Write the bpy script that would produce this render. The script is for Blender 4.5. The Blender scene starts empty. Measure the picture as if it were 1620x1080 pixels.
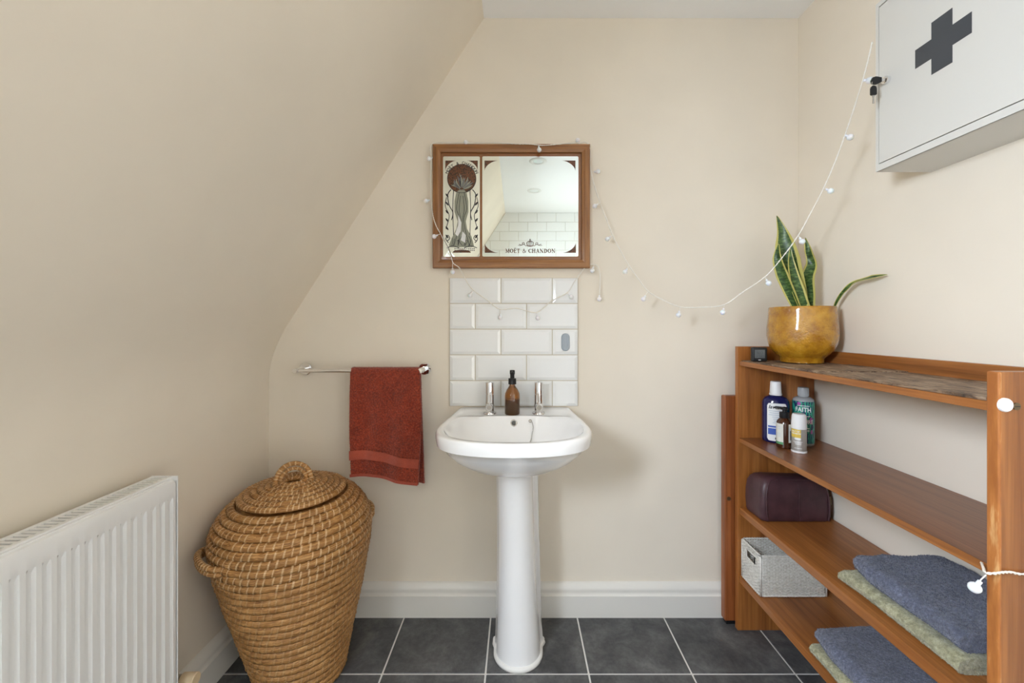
import bpy, bmesh, math, random
from mathutils import Vector, Matrix, noise
from mathutils.bvhtree import BVHTree
random.seed(7)
PI = math.pi
SC = bpy.context.scene
COL = SC.collection

# ------------------------------------------------------------------ camera, world, light, exposure
F, CX, CY, H = 635.0, 819.0, 514.0, 1.124      # focal length and principal point in pixels of a 1620x1080 frame, eye height
WY, LX, RX, BY, CEIL = 1.568, -0.973, 1.096, -1.18, 2.322   # walls and ceiling
cam_d = bpy.data.cameras.new('camera'); cam = bpy.data.objects.new('camera', cam_d); COL.objects.link(cam)
cam.location = (0, 0, H); cam.rotation_euler = (PI/2, 0, 0)
cam_d.sensor_fit = 'HORIZONTAL'; cam_d.sensor_width = 36.0; cam_d.lens = F/1620*36
cam_d.shift_x = -(CX-810)/1620; cam_d.shift_y = -(540-CY)/1620
cam_d.clip_start = 0.02
SC.camera = cam

world = bpy.data.worlds.new('overcast_sky'); SC.world = world; world.use_nodes = True
bg = world.node_tree.nodes['Background']; bg.inputs[0].default_value = (0.845, 0.955, 1.105, 1); bg.inputs[1].default_value = 72.0
SC.view_settings.view_transform = 'Standard'; SC.view_settings.look = 'None'
SC.view_settings.gamma = 1.0; SC.view_settings.use_curve_mapping = False
SC.view_settings.exposure = 0.49
SC.cycles.max_bounces = 14; SC.cycles.diffuse_bounces = 8; SC.cycles.transparent_max_bounces = 12
SC.cycles.caustics_reflective = False; SC.cycles.caustics_refractive = False
SC.cycles.sample_clamp_indirect = 6.0
# roof window in the sloping ceiling, left of the camera: its daylight
SK = dict(y0=-0.42, y1=0.02, z0=1.20, z1=1.70)
SLOPE = 1.561
def slope_x(z): return -0.758-(1.345-z)/SLOPE
S_DIR = Vector((1, 0, SLOPE)).normalized(); S_OUT = Vector((-SLOPE, 0, 1)).normalized()
pl = bpy.data.lights.new('roof_window_daylight', 'AREA'); plo = bpy.data.objects.new('roof_window_daylight', pl); COL.objects.link(plo)
pl.shape = 'RECTANGLE'; pl.size = (SK['z1']-SK['z0'])/S_DIR.z+0.1; pl.size_y = SK['y1']-SK['y0']+0.1
zc = (SK['z0']+SK['z1'])/2
plo.location = Vector((slope_x(zc), (SK['y0']+SK['y1'])/2, zc))+S_OUT*0.13
plo.rotation_euler = Matrix((S_DIR, (0, 1, 0), S_OUT)).transposed().to_euler()
pl.cycles.is_portal = True
# made-up window for fill light, unseen in the right wall behind the camera
FILL_WIN = dict(y0=-1.0, y1=-.15, z0=.45, z1=1.90)
pl2 = bpy.data.lights.new('fill_window_portal', 'AREA'); plo2 = bpy.data.objects.new('fill_window_portal', pl2); COL.objects.link(plo2)
pl2.shape = 'RECTANGLE'; pl2.size = FILL_WIN['z1']-FILL_WIN['z0']; pl2.size_y = FILL_WIN['y1']-FILL_WIN['y0']
plo2.location = (RX+.06, (FILL_WIN['y0']+FILL_WIN['y1'])/2, (FILL_WIN['z0']+FILL_WIN['z1'])/2); plo2.rotation_euler = (0, PI/2, 0)
pl2.cycles.is_portal = True

# ------------------------------------------------------------------ materials
MATS = {}
class NT:
    def __init__(s, name):
        s.m = bpy.data.materials.new(name); s.m.use_nodes = True
        s.t = s.m.node_tree; s.b = s.t.nodes['Principled BSDF']; MATS[name] = s.m
    def n(s, kind, **kw):
        nd = s.t.nodes.new(kind)
        for k, v in kw.items(): setattr(nd, k, v)
        return nd
    def l(s, a, b): s.t.links.new(a, b)
    def set(s, **kw):
        for k, v in kw.items():
            k = {'col': 'Base Color', 'rough': 'Roughness', 'metal': 'Metallic', 'trans': 'Transmission Weight', 'coat': 'Coat Weight', 'coatr': 'Coat Roughness',
                 'sheen': 'Sheen Weight', 'sheenr': 'Sheen Roughness', 'ior': 'IOR', 'spec': 'Specular IOR Level', 'sss': 'Subsurface Weight', 'em': 'Emission Strength', 'emc': 'Emission Color'}[k]
            if isinstance(v, tuple) and len(v) == 3: v = v+(1,)
            s.b.inputs[k].default_value = v
        return s
    def coords(s, scale=(1, 1, 1)):
        tc = s.n('ShaderNodeTexCoord'); mp = s.n('ShaderNodeMapping'); mp.inputs['Scale'].default_value = scale
        s.l(tc.outputs['Object'], mp.inputs[0]); return mp.outputs[0]
    def noise(s, vec, scale=5, detail=4, rough=.55, dist=0):
        nd = s.n('ShaderNodeTexNoise'); nd.inputs['Scale'].default_value = scale; nd.inputs['Detail'].default_value = detail
        nd.inputs['Roughness'].default_value = rough; nd.inputs['Distortion'].default_value = dist
        if vec is not None: s.l(vec, nd.inputs['Vector'])
        return nd.outputs['Fac']
    def ramp(s, fac, stops):
        r = s.n('ShaderNodeValToRGB'); e = r.color_ramp.elements
        while len(e) < len(stops): e.new(0.5)
        for el, (p, c) in zip(e, stops): el.position = p; el.color = c+(1,) if len(c) == 3 else c
        s.l(fac, r.inputs[0]); return r.outputs[0]
    def mix(s, fac, a, b, mode='MIX'):
        m = s.n('ShaderNodeMix', data_type='RGBA', blend_type=mode)
        for sock, v in ((m.inputs[0], fac), (m.inputs[6], a), (m.inputs[7], b)):
            if hasattr(v, 'is_linked'): s.l(v, sock)
            else: sock.default_value = v if not isinstance(v, tuple) else (v+(1,) if len(v) == 3 else v)
        return m.outputs[2]
    def col(s, sock): s.l(sock, s.b.inputs['Base Color']); return s
    def bump(s, h, strength=.2, dist=.002):
        b = s.n('ShaderNodeBump'); b.inputs['Strength'].default_value = strength; b.inputs['Distance'].default_value = dist
        s.l(h, b.inputs['Height']); s.l(b.outputs[0], s.b.inputs['Normal']); return s
def plain(name, col, rough=.5, **kw): return NT(name).set(col=col, rough=rough, **kw).m
def M(n): return MATS[n]

def paint(name, c, var=.04, rough=.75):
    t = NT(name).set(rough=rough, spec=.3); v = t.coords()
    n = t.noise(v, 2.2, 3); a = tuple(x*(1-var) for x in c); b = tuple(min(1, x*(1+var)) for x in c)
    t.col(t.ramp(n, [(.3, a), (.7, b)])); t.bump(t.noise(v, 90, 3), .06, .002)
paint('cream_paint', (.80, .73, .62))
paint('ceiling_paint', (.92, .93, .94), .01)
paint('gloss_white_paint', (.74, .72, .67), .02, .32)
plain('white_ceramic', (.90, .90, .90), .06, coat=.5, coatr=.03)
plain('white_glaze', (.85, .86, .855), .07, coat=.3)
plain('white_enamel', (.80, .80, .79), .3)
plain('cabinet_enamel', (.66, .65, .61), .33)
plain('chrome', (.86, .86, .87), .05, metal=1.0)
plain('nickel', (.6, .58, .55), .25, metal=1.0)
plain('brass_aged', (.16, .12, .07), .4, metal=.8)
plain('recess_dark', (.10, .10, .095), .35, metal=.6)  # dark colour stands in for the shade inside recesses
plain('dark_hole', (.02, .02, .02), .8)
plain('black_plastic', (.010, .010, .011), .42, spec=.35)
plain('cross_grey', (.052, .058, .068), .45)
plain('grout_white', (.72, .70, .66), .9)
plain('grout_beige', (.58, .53, .43), .9)
plain('sealant', (.78, .77, .74), .5)
plain('frosted_bulb', (.86, .86, .88), .4, sss=.2)
plain('clear_wire', (.82, .79, .72), .35)
plain('cream_plastic', (.68, .54, .35), .45)
plain('white_plastic', (.82, .82, .82), .4)
plain('grey_rubber', (.36, .41, .46), .5)
plain('screen_grey', (.10, .11, .11), .3)
plain('screen_mark', (.05, .055, .06), .4)
plain('label_white', (.80, .81, .81), .5)
plain('label_cream', (.70, .70, .63), .5)
plain('label_blue', (.04, .10, .42), .5)
plain('label_yellow', (.70, .50, .08), .5)
plain('label_green', (.10, .30, .14), .5)
plain('ink_black', (.02, .02, .025), .5)
plain('ink_grey', (.5, .56, .64), .5)
plain('ink_brown', (.10, .035, .012), .5)
plain('ink_sage', (.30, .31, .24), .45)
plain('ink_slate', (.16, .16, .16), .45)
plain('ink_violet', (.40, .08, .38), .45)
plain('ink_teal', (.01, .23, .20), .4)
plain('ink_leaf', (.02, .33, .17), .4)
plain('soil', (.03, .02, .012), .95)
plain('clear_cap', (.55, .57, .58), .25, trans=.35)
plain('steel_can', (.42, .40, .37), .38, metal=.55)
plain('mirror_silver', (.82, .88, .845), .005, metal=1.0)
plain('mirror_brown_glass', (.235, .085, .022), .2, coat=.6, coatr=.04)

t = NT('ink_brown_mottled').set(rough=.4); v = t.coords()
t.col(t.ramp(t.noise(v, 260, 3, .7), [(.42, (.02, .012, .008)), (.52, (.16, .055, .018))]))

def wood(name, dark, mid, light, axis, rough=.38, scale=1.0, coat=.15, band=True):
    t = NT(name).set(rough=rough, coat=coat, coatr=.25)
    s = [26*scale]*3; s[axis] = 1.1*scale
    v = t.coords(tuple(s)); fine = [170*scale]*3; fine[axis] = 5*scale; vf = t.coords(tuple(fine))
    n1 = t.noise(v, 1.0, 5, .6, 1.2); n2 = t.noise(vf, 1.0, 3, .6)
    c = t.ramp(n1, [(.28, dark), (.5, mid), (.72, light)])
    g = t.ramp(n2, [(.35, (.62, .55, .5)), (.6, (1, 1, 1))])
    c = t.mix(.55, c, g, 'MULTIPLY')
    if band:
        bs = [7.5]*3; bs[axis] = .12; nb = t.noise(t.coords(tuple(bs)), 1.0, 1, .4)
        c = t.mix(.8, c, t.ramp(nb, [(.38, (.66, .58, .52)), (.46, (1, 1, 1)), (.6, (1.0, .96, .9))]), 'MULTIPLY')
    t.col(c); t.bump(n2, .12, .001)
wood('teak_z', (.22, .075, .015), (.36, .132, .030), (.45, .18, .048), 2)
wood('teak_y', (.21, .072, .015), (.34, .125, .029), (.43, .17, .046), 1)
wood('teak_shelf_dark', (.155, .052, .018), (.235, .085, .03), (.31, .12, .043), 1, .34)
wood('mahogany_z', (.17, .045, .012), (.31, .095, .026), (.44, .155, .045), 2, .42)
wood('oak_frame_x', (.17, .066, .017), (.29, .122, .033), (.38, .175, .055), 0, .32, 1.6, band=False)
wood('oak_frame_z', (.17, .066, .017), (.29, .122, .033), (.38, .175, .055), 2, .32, 1.6, band=False)
t = NT('worn_edge').set(rough=.5); v = t.coords((60, 60, 9)); n = t.noise(v, 1, 4, .65)
t.col(t.ramp(n, [(.35, (.31, .10, .02)), (.56, (.43, .155, .035)), (.68, (.62, .34, .13))]))
t = NT('bark_board').set(rough=.6); v = t.coords((42, 9, 42)); n = t.noise(v, 1, 6, .7, 1.6)
t.col(t.ramp(n, [(.34, (.02, .012, .008)), (.44, (.11, .065, .038)), (.54, (.26, .17, .105)), (.64, (.36, .28, .20)), (.75, (.18, .09, .05))])); t.bump(n, .5, .003)

t = NT('slate_tile').set(rough=.5, spec=.4)
oi = t.n('ShaderNodeObjectInfo'); v = t.coords(); add = t.n('ShaderNodeVectorMath', operation='ADD'); t.l(v, add.inputs[0])
sc_ = t.n('ShaderNodeVectorMath', operation='SCALE'); t.l(oi.outputs['Location'], sc_.inputs[0]); sc_.inputs['Scale'].default_value = 7.0
t.l(sc_.outputs[0], add.inputs[1]); vv = add.outputs[0]
n = t.noise(vv, 9, 6, .65, .4); n2 = t.noise(vv, 60, 4, .7)
c = t.ramp(n, [(.3, (.045, .045, .048)), (.5, (.085, .085, .086)), (.72, (.155, .153, .150))])
c = t.mix(.5, c, t.ramp(n2, [(.35, (.6, .6, .6)), (.7, (1.35, 1.35, 1.35))]), 'MULTIPLY')
t.col(c); t.bump(n2, .25, .001)

def terry(name, a, b, hi, scale=240):
    t = NT(name).set(rough=.95, sheen=.35, sheenr=.6, spec=.1); v = t.coords()
    n = t.noise(v, scale, 3, .75); n2 = t.noise(v, 22, 4, .6)
    c = t.ramp(n, [(.32, a), (.55, b), (.75, hi)]); c = t.mix(.6, c, t.ramp(n2, [(.3, (.66, .66, .66)), (.65, (1.15, 1.15, 1.15))]), 'MULTIPLY')
    t.col(c); t.bump(n, .7, .004)
terry('rust_terry', (.13, .012, .003), (.30, .036, .011), (.52, .11, .045), 190)
terry('rust_band', (.36, .055, .024), (.42, .070, .032), (.48, .09, .045), 500)
terry('blue_terry', (.060, .066, .098), (.118, .130, .185), (.22, .24, .33), 150)
terry('sage_terry', (.20, .19, .105), (.36, .345, .215), (.52, .50, .35), 120)

def straw(name, a, b, hi):
    t = NT(name).set(rough=.5, spec=.4)
    tc = t.n('ShaderNodeTexCoord'); sx = t.n('ShaderNodeSeparateXYZ'); t.l(tc.outputs['Object'], sx.inputs[0])
    at = t.n('ShaderNodeMath', operation='ARCTAN2'); t.l(sx.outputs[1], at.inputs[0]); t.l(sx.outputs[0], at.inputs[1])
    rr = t.n('ShaderNodeVectorMath', operation='LENGTH'); t.l(tc.outputs['Object'], rr.inputs[0])
    def mul(s, k):
        m = t.n('ShaderNodeMath', operation='MULTIPLY'); t.l(s, m.inputs[0]); m.inputs[1].default_value = k; return m.outputs[0]
    cb = t.n('ShaderNodeCombineXYZ'); t.l(mul(at.outputs[0], 5), cb.inputs[0]); t.l(mul(sx.outputs[2], 420), cb.inputs[1]); t.l(mul(rr.outputs['Value'], 300), cb.inputs[2])
    n = t.noise(cb.outputs[0], 1, 3, .6); n2 = t.noise(tc.outputs['Object'], 14, 3)
    c = t.ramp(n, [(.28, a), (.5, b), (.74, hi)]); c = t.mix(.5, c, t.ramp(n2, [(.3, (.7, .66, .6)), (.7, (1.1, 1.1, 1.1))]), 'MULTIPLY')
    t.col(c); t.bump(n, .5, .002)
straw('straw', (.15, .056, .014), (.41, .20, .060), (.70, .42, .17))
straw('straw_bind', (.32, .17, .065), (.50, .29, .125), (.66, .44, .22))
straw('straw_wrap', (.46, .28, .13), (.64, .43, .23), (.80, .60, .38))
t = NT('white_wicker').set(rough=.6); n = t.noise(t.coords(), 120, 3)
t.col(t.ramp(n, [(.3, (.55, .52, .46)), (.6, (.74, .72, .67))]))
t = NT('purple_leather').set(rough=.42, spec=.45); v = t.coords(); n = t.noise(v, 18, 4); vo = t.noise(v, 330, 2)
t.col(t.ramp(n, [(.3, (.040, .017, .021)), (.7, (.080, .034, .041))])); t.bump(vo, .25, .001)
t = NT('ochre_glaze').set(rough=.12, coat=.7, coatr=.06); v = t.coords(); n = t.noise(v, 26, 5, .65); n2 = t.noise(v, 130, 2, .6)
c = t.ramp(n, [(.3, (.27, .105, .004)), (.55, (.46, .215, .010)), (.75, (.58, .32, .03))])
c = t.mix(1.0, c, t.ramp(n2, [(.22, (.25, .16, .1)), (.31, (1, 1, 1))]), 'MULTIPLY'); t.col(c)
sm = t.n('ShaderNodeMath', operation='ADD'); t.l(n, sm.inputs[0]); t.l(n2, sm.inputs[1]); t.bump(sm.outputs[0], .6, .006)
t = NT('leaf_green').set(rough=.38, spec=.4); n = t.noise(t.coords((60, 60, 170)), 1, 3, .6)
t.col(t.ramp(n, [(.36, (.014, .040, .007)), (.5, (.040, .092, .016)), (.66, (.12, .19, .05))]))
plain('leaf_edge', (.50, .45, .12), .4)
plain('leaf_back', (.25, .33, .08), .45)
t = NT('blue_bottle').set(col=(.012, .015, .09), rough=.12, trans=.15, coat=.3)
plain('amber_glass', (.50, .17, .018), .03, trans=.93, ior=1.35, coat=1.0)
plain('amber_liquid', (.10, .028, .006), .25, coat=.5)
plain('amber_dark', (.05, .015, .006), .08, coat=.5)
t = NT('teal_label').set(rough=.35); v = t.coords((1, 1, .6)); w = t.n('ShaderNodeTexWave'); t.l(v, w.inputs['Vector'])
w.inputs['Scale'].default_value = 34; w.inputs['Distortion'].default_value = 9; w.inputs['Detail'].default_value = 2; w.inputs['Detail Scale'].default_value = 1.2
t.col(t.ramp(w.outputs['Fac'], [(.15, (.008, .03, .10)), (.45, (.008, .10, .13)), (.62, (.01, .23, .17)), (.85, (.03, .36, .25))]))
# window glass: clear, lets daylight straight through and mirrors a little
t = NT('window_glass'); tr = t.n('ShaderNodeBsdfTransparent'); gl = t.n('ShaderNodeBsdfGlossy'); gl.inputs['Roughness'].default_value = .0
mx = t.n('ShaderNodeMixShader'); mx.inputs[0].default_value = .05; t.l(tr.outputs[0], mx.inputs[1]); t.l(gl.outputs[0], mx.inputs[2])
t.l(mx.outputs[0], t.t.nodes['Material Output'].inputs[0])

t = NT('fill_window_glass'); tr = t.n('ShaderNodeBsdfTransparent'); tr.inputs[0].default_value = (.0455, .0385, .030, 1)  # dim warm tint sets how much fill light the added window gives
t.l(tr.outputs[0], t.t.nodes['Material Output'].inputs[0])

# ------------------------------------------------------------------ helpers
def wloc(o):
    p = Vector((0, 0, 0))
    while o is not None: p += o.location; o = o.parent
    return p
def fin(name, bm, mat, parent=None, base=None, smooth=False, normals=True):
    """bmesh in world coordinates -> one mesh object (origin at the parent's or at base)"""
    if normals: bmesh.ops.recalc_face_normals(bm, faces=bm.faces)
    org = wloc(parent) if parent is not None else Vector(base if base is not None else (0, 0, 0))
    bmesh.ops.translate(bm, verts=bm.verts, vec=-org)
    me = bpy.data.meshes.new(name); bm.to_mesh(me); bm.free()
    if smooth is True:
        for p in me.polygons: p.use_smooth = True
    elif smooth:
        me.shade_smooth() if hasattr(me, 'shade_smooth') else [setattr(p, 'use_smooth', True) for p in me.polygons]
        me.set_sharp_from_angle(angle=math.radians(smooth))
    for m in (mat if isinstance(mat, (list, tuple)) else [mat]): me.materials.append(MATS[m])
    o = bpy.data.objects.new(name, me); COL.objects.link(o)
    if parent is not None: o.parent = parent
    else: o.location = org
    return o
def tag(o, label, cat, group=None):
    o['label'] = label; o['category'] = cat
    if group: o['group'] = group
    return o
def thing(name, label, cat, loc, group=None):
    o = bpy.data.objects.new(name, None); COL.objects.link(o); o.location = loc; o.empty_display_size = .05
    return tag(o, label, cat, group)
def struct(o): o['kind'] = 'structure'; return o
def stuff(o): o['kind'] = 'stuff'; return o
def P(px, py, Y): return Vector(((px-CX)*Y/F, Y, H-(py-CY)*Y/F))
def box(bm, x0, x1, y0, y1, z0, z1, bev=0, seg=2):
    r = bmesh.ops.create_cube(bm, size=1)
    bmesh.ops.scale(bm, verts=r['verts'], vec=(x1-x0, y1-y0, z1-z0))
    bmesh.ops.translate(bm, verts=r['verts'], vec=((x0+x1)/2, (y0+y1)/2, (z0+z1)/2))
    if bev:
        es = list({e for v in r['verts'] for e in v.link_edges})
        bmesh.ops.bevel(bm, geom=es, offset=bev, segments=seg, affect='EDGES', profile=.5)
    return bm
def B(*a, **k): return box(bmesh.new(), *a, **k)
def loft(bm, rings, closed=True, cap0=False, cap1=False):
    vs = [[bm.verts.new(p) for p in r] for r in rings]
    n = len(rings[0])
    for a, b in zip(vs, vs[1:]):
        for i in range(n if closed else n-1):
            j = (i+1) % n; bm.faces.new((a[i], a[j], b[j], b[i]))
    if cap0: bm.faces.new(vs[0])
    if cap1: bm.faces.new(list(reversed(vs[-1])))
    return vs
def lathe(prof, c=(0, 0, 0), seg=32, sx=1, sy=1, rot=0, bm=None):
    bm = bm or bmesh.new(); rings = []
    ca, sa = math.cos(rot), math.sin(rot)
    for r, z in prof:
        ring = []
        for i in range(seg):
            a = 2*PI*i/seg; x, y = r*sx*math.cos(a), r*sy*math.sin(a)
            ring.append((c[0]+x*ca-y*sa, c[1]+x*sa+y*ca, c[2]+z))
        rings.append(ring)
    loft(bm, rings, True, prof[0][0] > 1e-6, prof[-1][0] > 1e-6)
    return bm
def frames(pts):
    out = []; up = Vector((0, 0, 1)); prev = None
    for i, p in enumerate(pts):
        t = (pts[min(i+1, len(pts)-1)]-pts[max(i-1, 0)]).normalized()
        if prev is None:
            n = t.cross(up if abs(t.z) < .9 else Vector((1, 0, 0))).normalized()
        else: n = (prev-t*prev.dot(t)).normalized()
        prev = n; out.append((t, n, t.cross(n)))
    return out
def tube(bm, pts, r, seg=6, closed=False, cap=True, sq=1.0):
    pts = [Vector(p) for p in pts]; fr = frames(pts); rings = []
    for i, (p, (t, n, b)) in enumerate(zip(pts, fr)):
        rr = r[i] if isinstance(r, (list, tuple)) else r
        rings.append([p+n*(rr*math.cos(2*PI*k/seg))+b*(rr*sq*math.sin(2*PI*k/seg)) for k in range(seg)])
    if closed: rings.append(rings[0])
    if closed:
        vs = [[bm.verts.new(p) for p in q] for q in rings[:-1]]
        m = len(vs)
        for i in range(m):
            a, b2 = vs[i], vs[(i+1) % m]
            for k in range(seg):
                j = (k+1) % seg; bm.faces.new((a[k], a[j], b2[j], b2[k]))
    else: loft(bm, rings, True, cap, cap)
    return bm
def spline(pts, n=8, closed=False):
    pts = [Vector(p) for p in pts]; out = []; m = len(pts)
    for i in range(m if closed else m-1):
        p0 = pts[(i-1) % m] if closed or i > 0 else pts[0]; p1 = pts[i]; p2 = pts[(i+1) % m]
        p3 = pts[(i+2) % m] if closed or i+2 < m else pts[-1]
        for k in range(n):
            t = k/n
            out.append(.5*((2*p1)+(p2-p0)*t+(2*p0-5*p1+4*p2-p3)*t*t+(3*p1-p0-3*p2+p3)*t**3))
    if not closed: out.append(pts[-1])
    return out
def poly(bm, pts, thick=None):
    f = bm.faces.new([bm.verts.new(p) for p in pts])
    if thick is not None:
        r = bmesh.ops.extrude_face_region(bm, geom=[f]); vs = [g for g in r['geom'] if isinstance(g, bmesh.types.BMVert)]
        bmesh.ops.translate(bm, verts=vs, vec=thick)
    return bm
def text_mesh(s, size=1.0, shear=0.0, bold=0.0, align='CENTER'):
    cu = bpy.data.curves.new('t', 'FONT'); cu.body = s; cu.size = size; cu.shear = shear; cu.offset = bold; cu.align_x = align; cu.align_y = 'CENTER'; cu.resolution_u = 3
    o = bpy.data.objects.new('t', cu); COL.objects.link(o)
    dg = bpy.context.evaluated_depsgraph_get(); me = bpy.data.meshes.new_from_object(o.evaluated_get(dg))
    bm = bmesh.new(); bm.from_mesh(me); bpy.data.objects.remove(o); bpy.data.curves.remove(cu); bpy.data.meshes.remove(me)
    return bm
def fuzz(name, src, n, length, mat, parent, width=.0006):
    """short pile fibres standing on a mesh object"""
    me = src.data; me.calc_loop_triangles(); tris = me.loop_triangles; org = wloc(src)
    areas = []; acc = 0
    for t in tris: acc += t.area; areas.append(acc)
    import bisect
    rnd = random.Random(3); verts = []; faces = []
    for i in range(n):
        t = tris[bisect.bisect_left(areas, rnd.random()*acc) if True else 0]
        a, b, c = (me.vertices[k].co for k in t.vertices); u, v = rnd.random(), rnd.random()
        if u+v > 1: u, v = 1-u, 1-v
        p = a+(b-a)*u+(c-a)*v; nn = t.normal
        d = (nn+Vector((rnd.uniform(-.8, .8), rnd.uniform(-.8, .8), rnd.uniform(-.8, .8)))).normalized()
        s = d.orthogonal().normalized(); s = Matrix.Rotation(rnd.random()*6.28, 3, d) @ s
        L = length*rnd.uniform(.6, 1.25); k = len(verts)
        verts += [p-s*width, p+s*width, p+d*L]; faces.append((k, k+1, k+2))
    m2 = bpy.data.meshes.new(name); m2.from_pydata(verts, [], faces); m2.materials.append(MATS[mat])
    o = bpy.data.objects.new(name, m2); COL.objects.link(o); o.parent = parent; return stuff(o)

# ------------------------------------------------------------------ the room
# floor: bed of grout and slate tiles laid on it
GX0, GY0, GP, GW = -0.437, 1.2946, 0.3331, 0.0058
floor = struct(fin('floor', B(LX-.02, RX+.02, BY-.02, WY+.02, -.06, -.0025), 'grout_white'))
_full = None
def tile_mesh(w, d):
    bm = B(-w/2, w/2, -d/2, d/2, -.008, 0, bev=.0012, seg=1)
    me = bpy.data.meshes.new('floor_tile'); bm.to_mesh(me); bm.free(); me.materials.append(MATS['slate_tile']); return me
cache = {}
for i in range(-3, 6):
    for j in range(-9, 2):
        x0, x1 = max(LX, GX0+i*GP+GW/2), min(RX, GX0+(i+1)*GP-GW/2)
        y0, y1 = max(BY, GY0+(j-1)*GP+GW/2), min(WY, GY0+j*GP-GW/2)
        if x1-x0 < .01 or y1-y0 < .01: continue
        k = (round(x1-x0, 4), round(y1-y0, 4))
        if k not in cache: cache[k] = tile_mesh(*k)
        o = bpy.data.objects.new('tile', cache[k]); COL.objects.link(o); o.parent = floor; o.location = ((x0+x1)/2, (y0+y1)/2, 0)
# ceiling, walls
struct(fin('ceiling', B(slope_x(CEIL)-.02, RX+.02, BY-.02, WY+.02, CEIL, CEIL+.05), 'ceiling_paint'))
struct(fin('wall_back', B(LX-.3, RX+.05, WY, WY+.05, -.02, CEIL+.05), 'cream_paint'))
bm = bmesh.new(); w = FILL_WIN
for q in ((BY-.02, w['y0'], -.02, CEIL+.05), (w['y1'], WY+.02, -.02, CEIL+.05), (w['y0'], w['y1'], -.02, w['z0']), (w['y0'], w['y1'], w['z1'], CEIL+.05)):
    box(bm, RX, RX+.05, *q)
struct(fin('wall_right', bm, 'cream_paint', normals=False))
dw = bpy.data.objects.new('fill_window', None); COL.objects.link(dw); dw.location = (RX+.02, w['y0'], w['z0']); struct(dw)  # frame and pane below belong to the added fill window
for q in ((w['y0'], w['y0']+.03, w['z0'], w['z1']), (w['y1']-.03, w['y1'], w['z0'], w['z1']), (w['y0']+.03, w['y1']-.03, w['z0'], w['z0']+.03), (w['y0']+.03, w['y1']-.03, w['z1']-.03, w['z1'])):
    fin('window_frame', B(RX-.004, RX+.04, *q), 'white_enamel', dw)
bm = bmesh.new(); poly(bm, [Vector((RX+.02, y_, z_)) for y_, z_ in ((w['y0']+.03, w['z0']+.03), (w['y1']-.03, w['z0']+.03), (w['y1']-.03, w['z1']-.03), (w['y0']+.03, w['z1']-.03))])
fin('pane', bm, 'fill_window_glass', dw)
wall_front = struct(fin('wall_front', B(LX-.3, RX+.05, BY-.05, BY, -.02, CEIL+.05), 'grout_beige'))
# left wall: upright, curving into the slope, with the opening of the roof window
prof = [(LX, -.02), (LX, .45), (LX, .90)]
a, b, c = Vector((LX, .90)), Vector((LX, 1.0)), Vector((slope_x(1.115), 1.115))
for k in range(1, 11):
    u = k/10; q = a*(1-u)**2+b*2*u*(1-u)+c*u*u; prof.append((q.x, q.y))
prof += [(slope_x(SK['z0']), SK['z0']), (slope_x(SK['z1']), SK['z1']), (slope_x(CEIL+.02), CEIL+.02)]
ys = [BY-.02, SK['y0'], SK['y1'], WY+.02]
bm = bmesh.new(); grid = [[bm.verts.new((x, y, z)) for y in ys] for x, z in prof]; hole = len(prof)-3
for i in range(len(prof)-1):
    for j in range(3):
        if i == hole and j == 1: continue
        bm.faces.new((grid[i][j], grid[i][j+1], grid[i+1][j+1], grid[i+1][j]))
ring = [grid[hole][1], grid[hole][2], grid[hole+1][2], grid[hole+1][1]]
out = [bm.verts.new(v.co+S_OUT*.11) for v in ring]
fin_faces = [bm.faces.new((ring[k], ring[(k+1) % 4], out[(k+1) % 4], out[k])) for k in range(4)]
wl = struct(fin('wall_left', bm, 'cream_paint', smooth=25, normals=False))
# outer skin so that no daylight leaks round the slope
# roof window
def on_slope(y, z, d): return Vector((slope_x(z), y, z))+S_OUT*d
win = bpy.data.objects.new('window_1', None); COL.objects.link(win); win.location = on_slope(SK['y0'], SK['z0'], .06); struct(win)
def slope_box(y0, y1, z0, z1, d0, d1):
    bm = bmesh.new(); vs = [bm.verts.new(on_slope(y, z, d)) for d in (d0, d1) for y, z in ((y0, z0), (y1, z0), (y1, z1), (y0, z1))]
    for f in ((0, 1, 2, 3), (4, 5, 6, 7), (0, 1, 5, 4), (1, 2, 6, 5), (2, 3, 7, 6), (3, 0, 4, 7)): bm.faces.new([vs[k] for k in f])
    return bm
y0, y1, z0, z1 = SK['y0'], SK['y1'], SK['z0'], SK['z1']
for r in ((y0, y0+.045, z0, z1), (y1-.045, y1, z0, z1), (y0+.045, y1-.045, z0, z0+.04), (y0+.045, y1-.045, z1-.04, z1)):
    fin('window_frame', slope_box(*r, .06, .10), 'white_enamel', win)
fin('pane', slope_box(y0+.045, y1-.045, z0+.04, z1-.04, .084, .088), 'window_glass', win)
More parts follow.
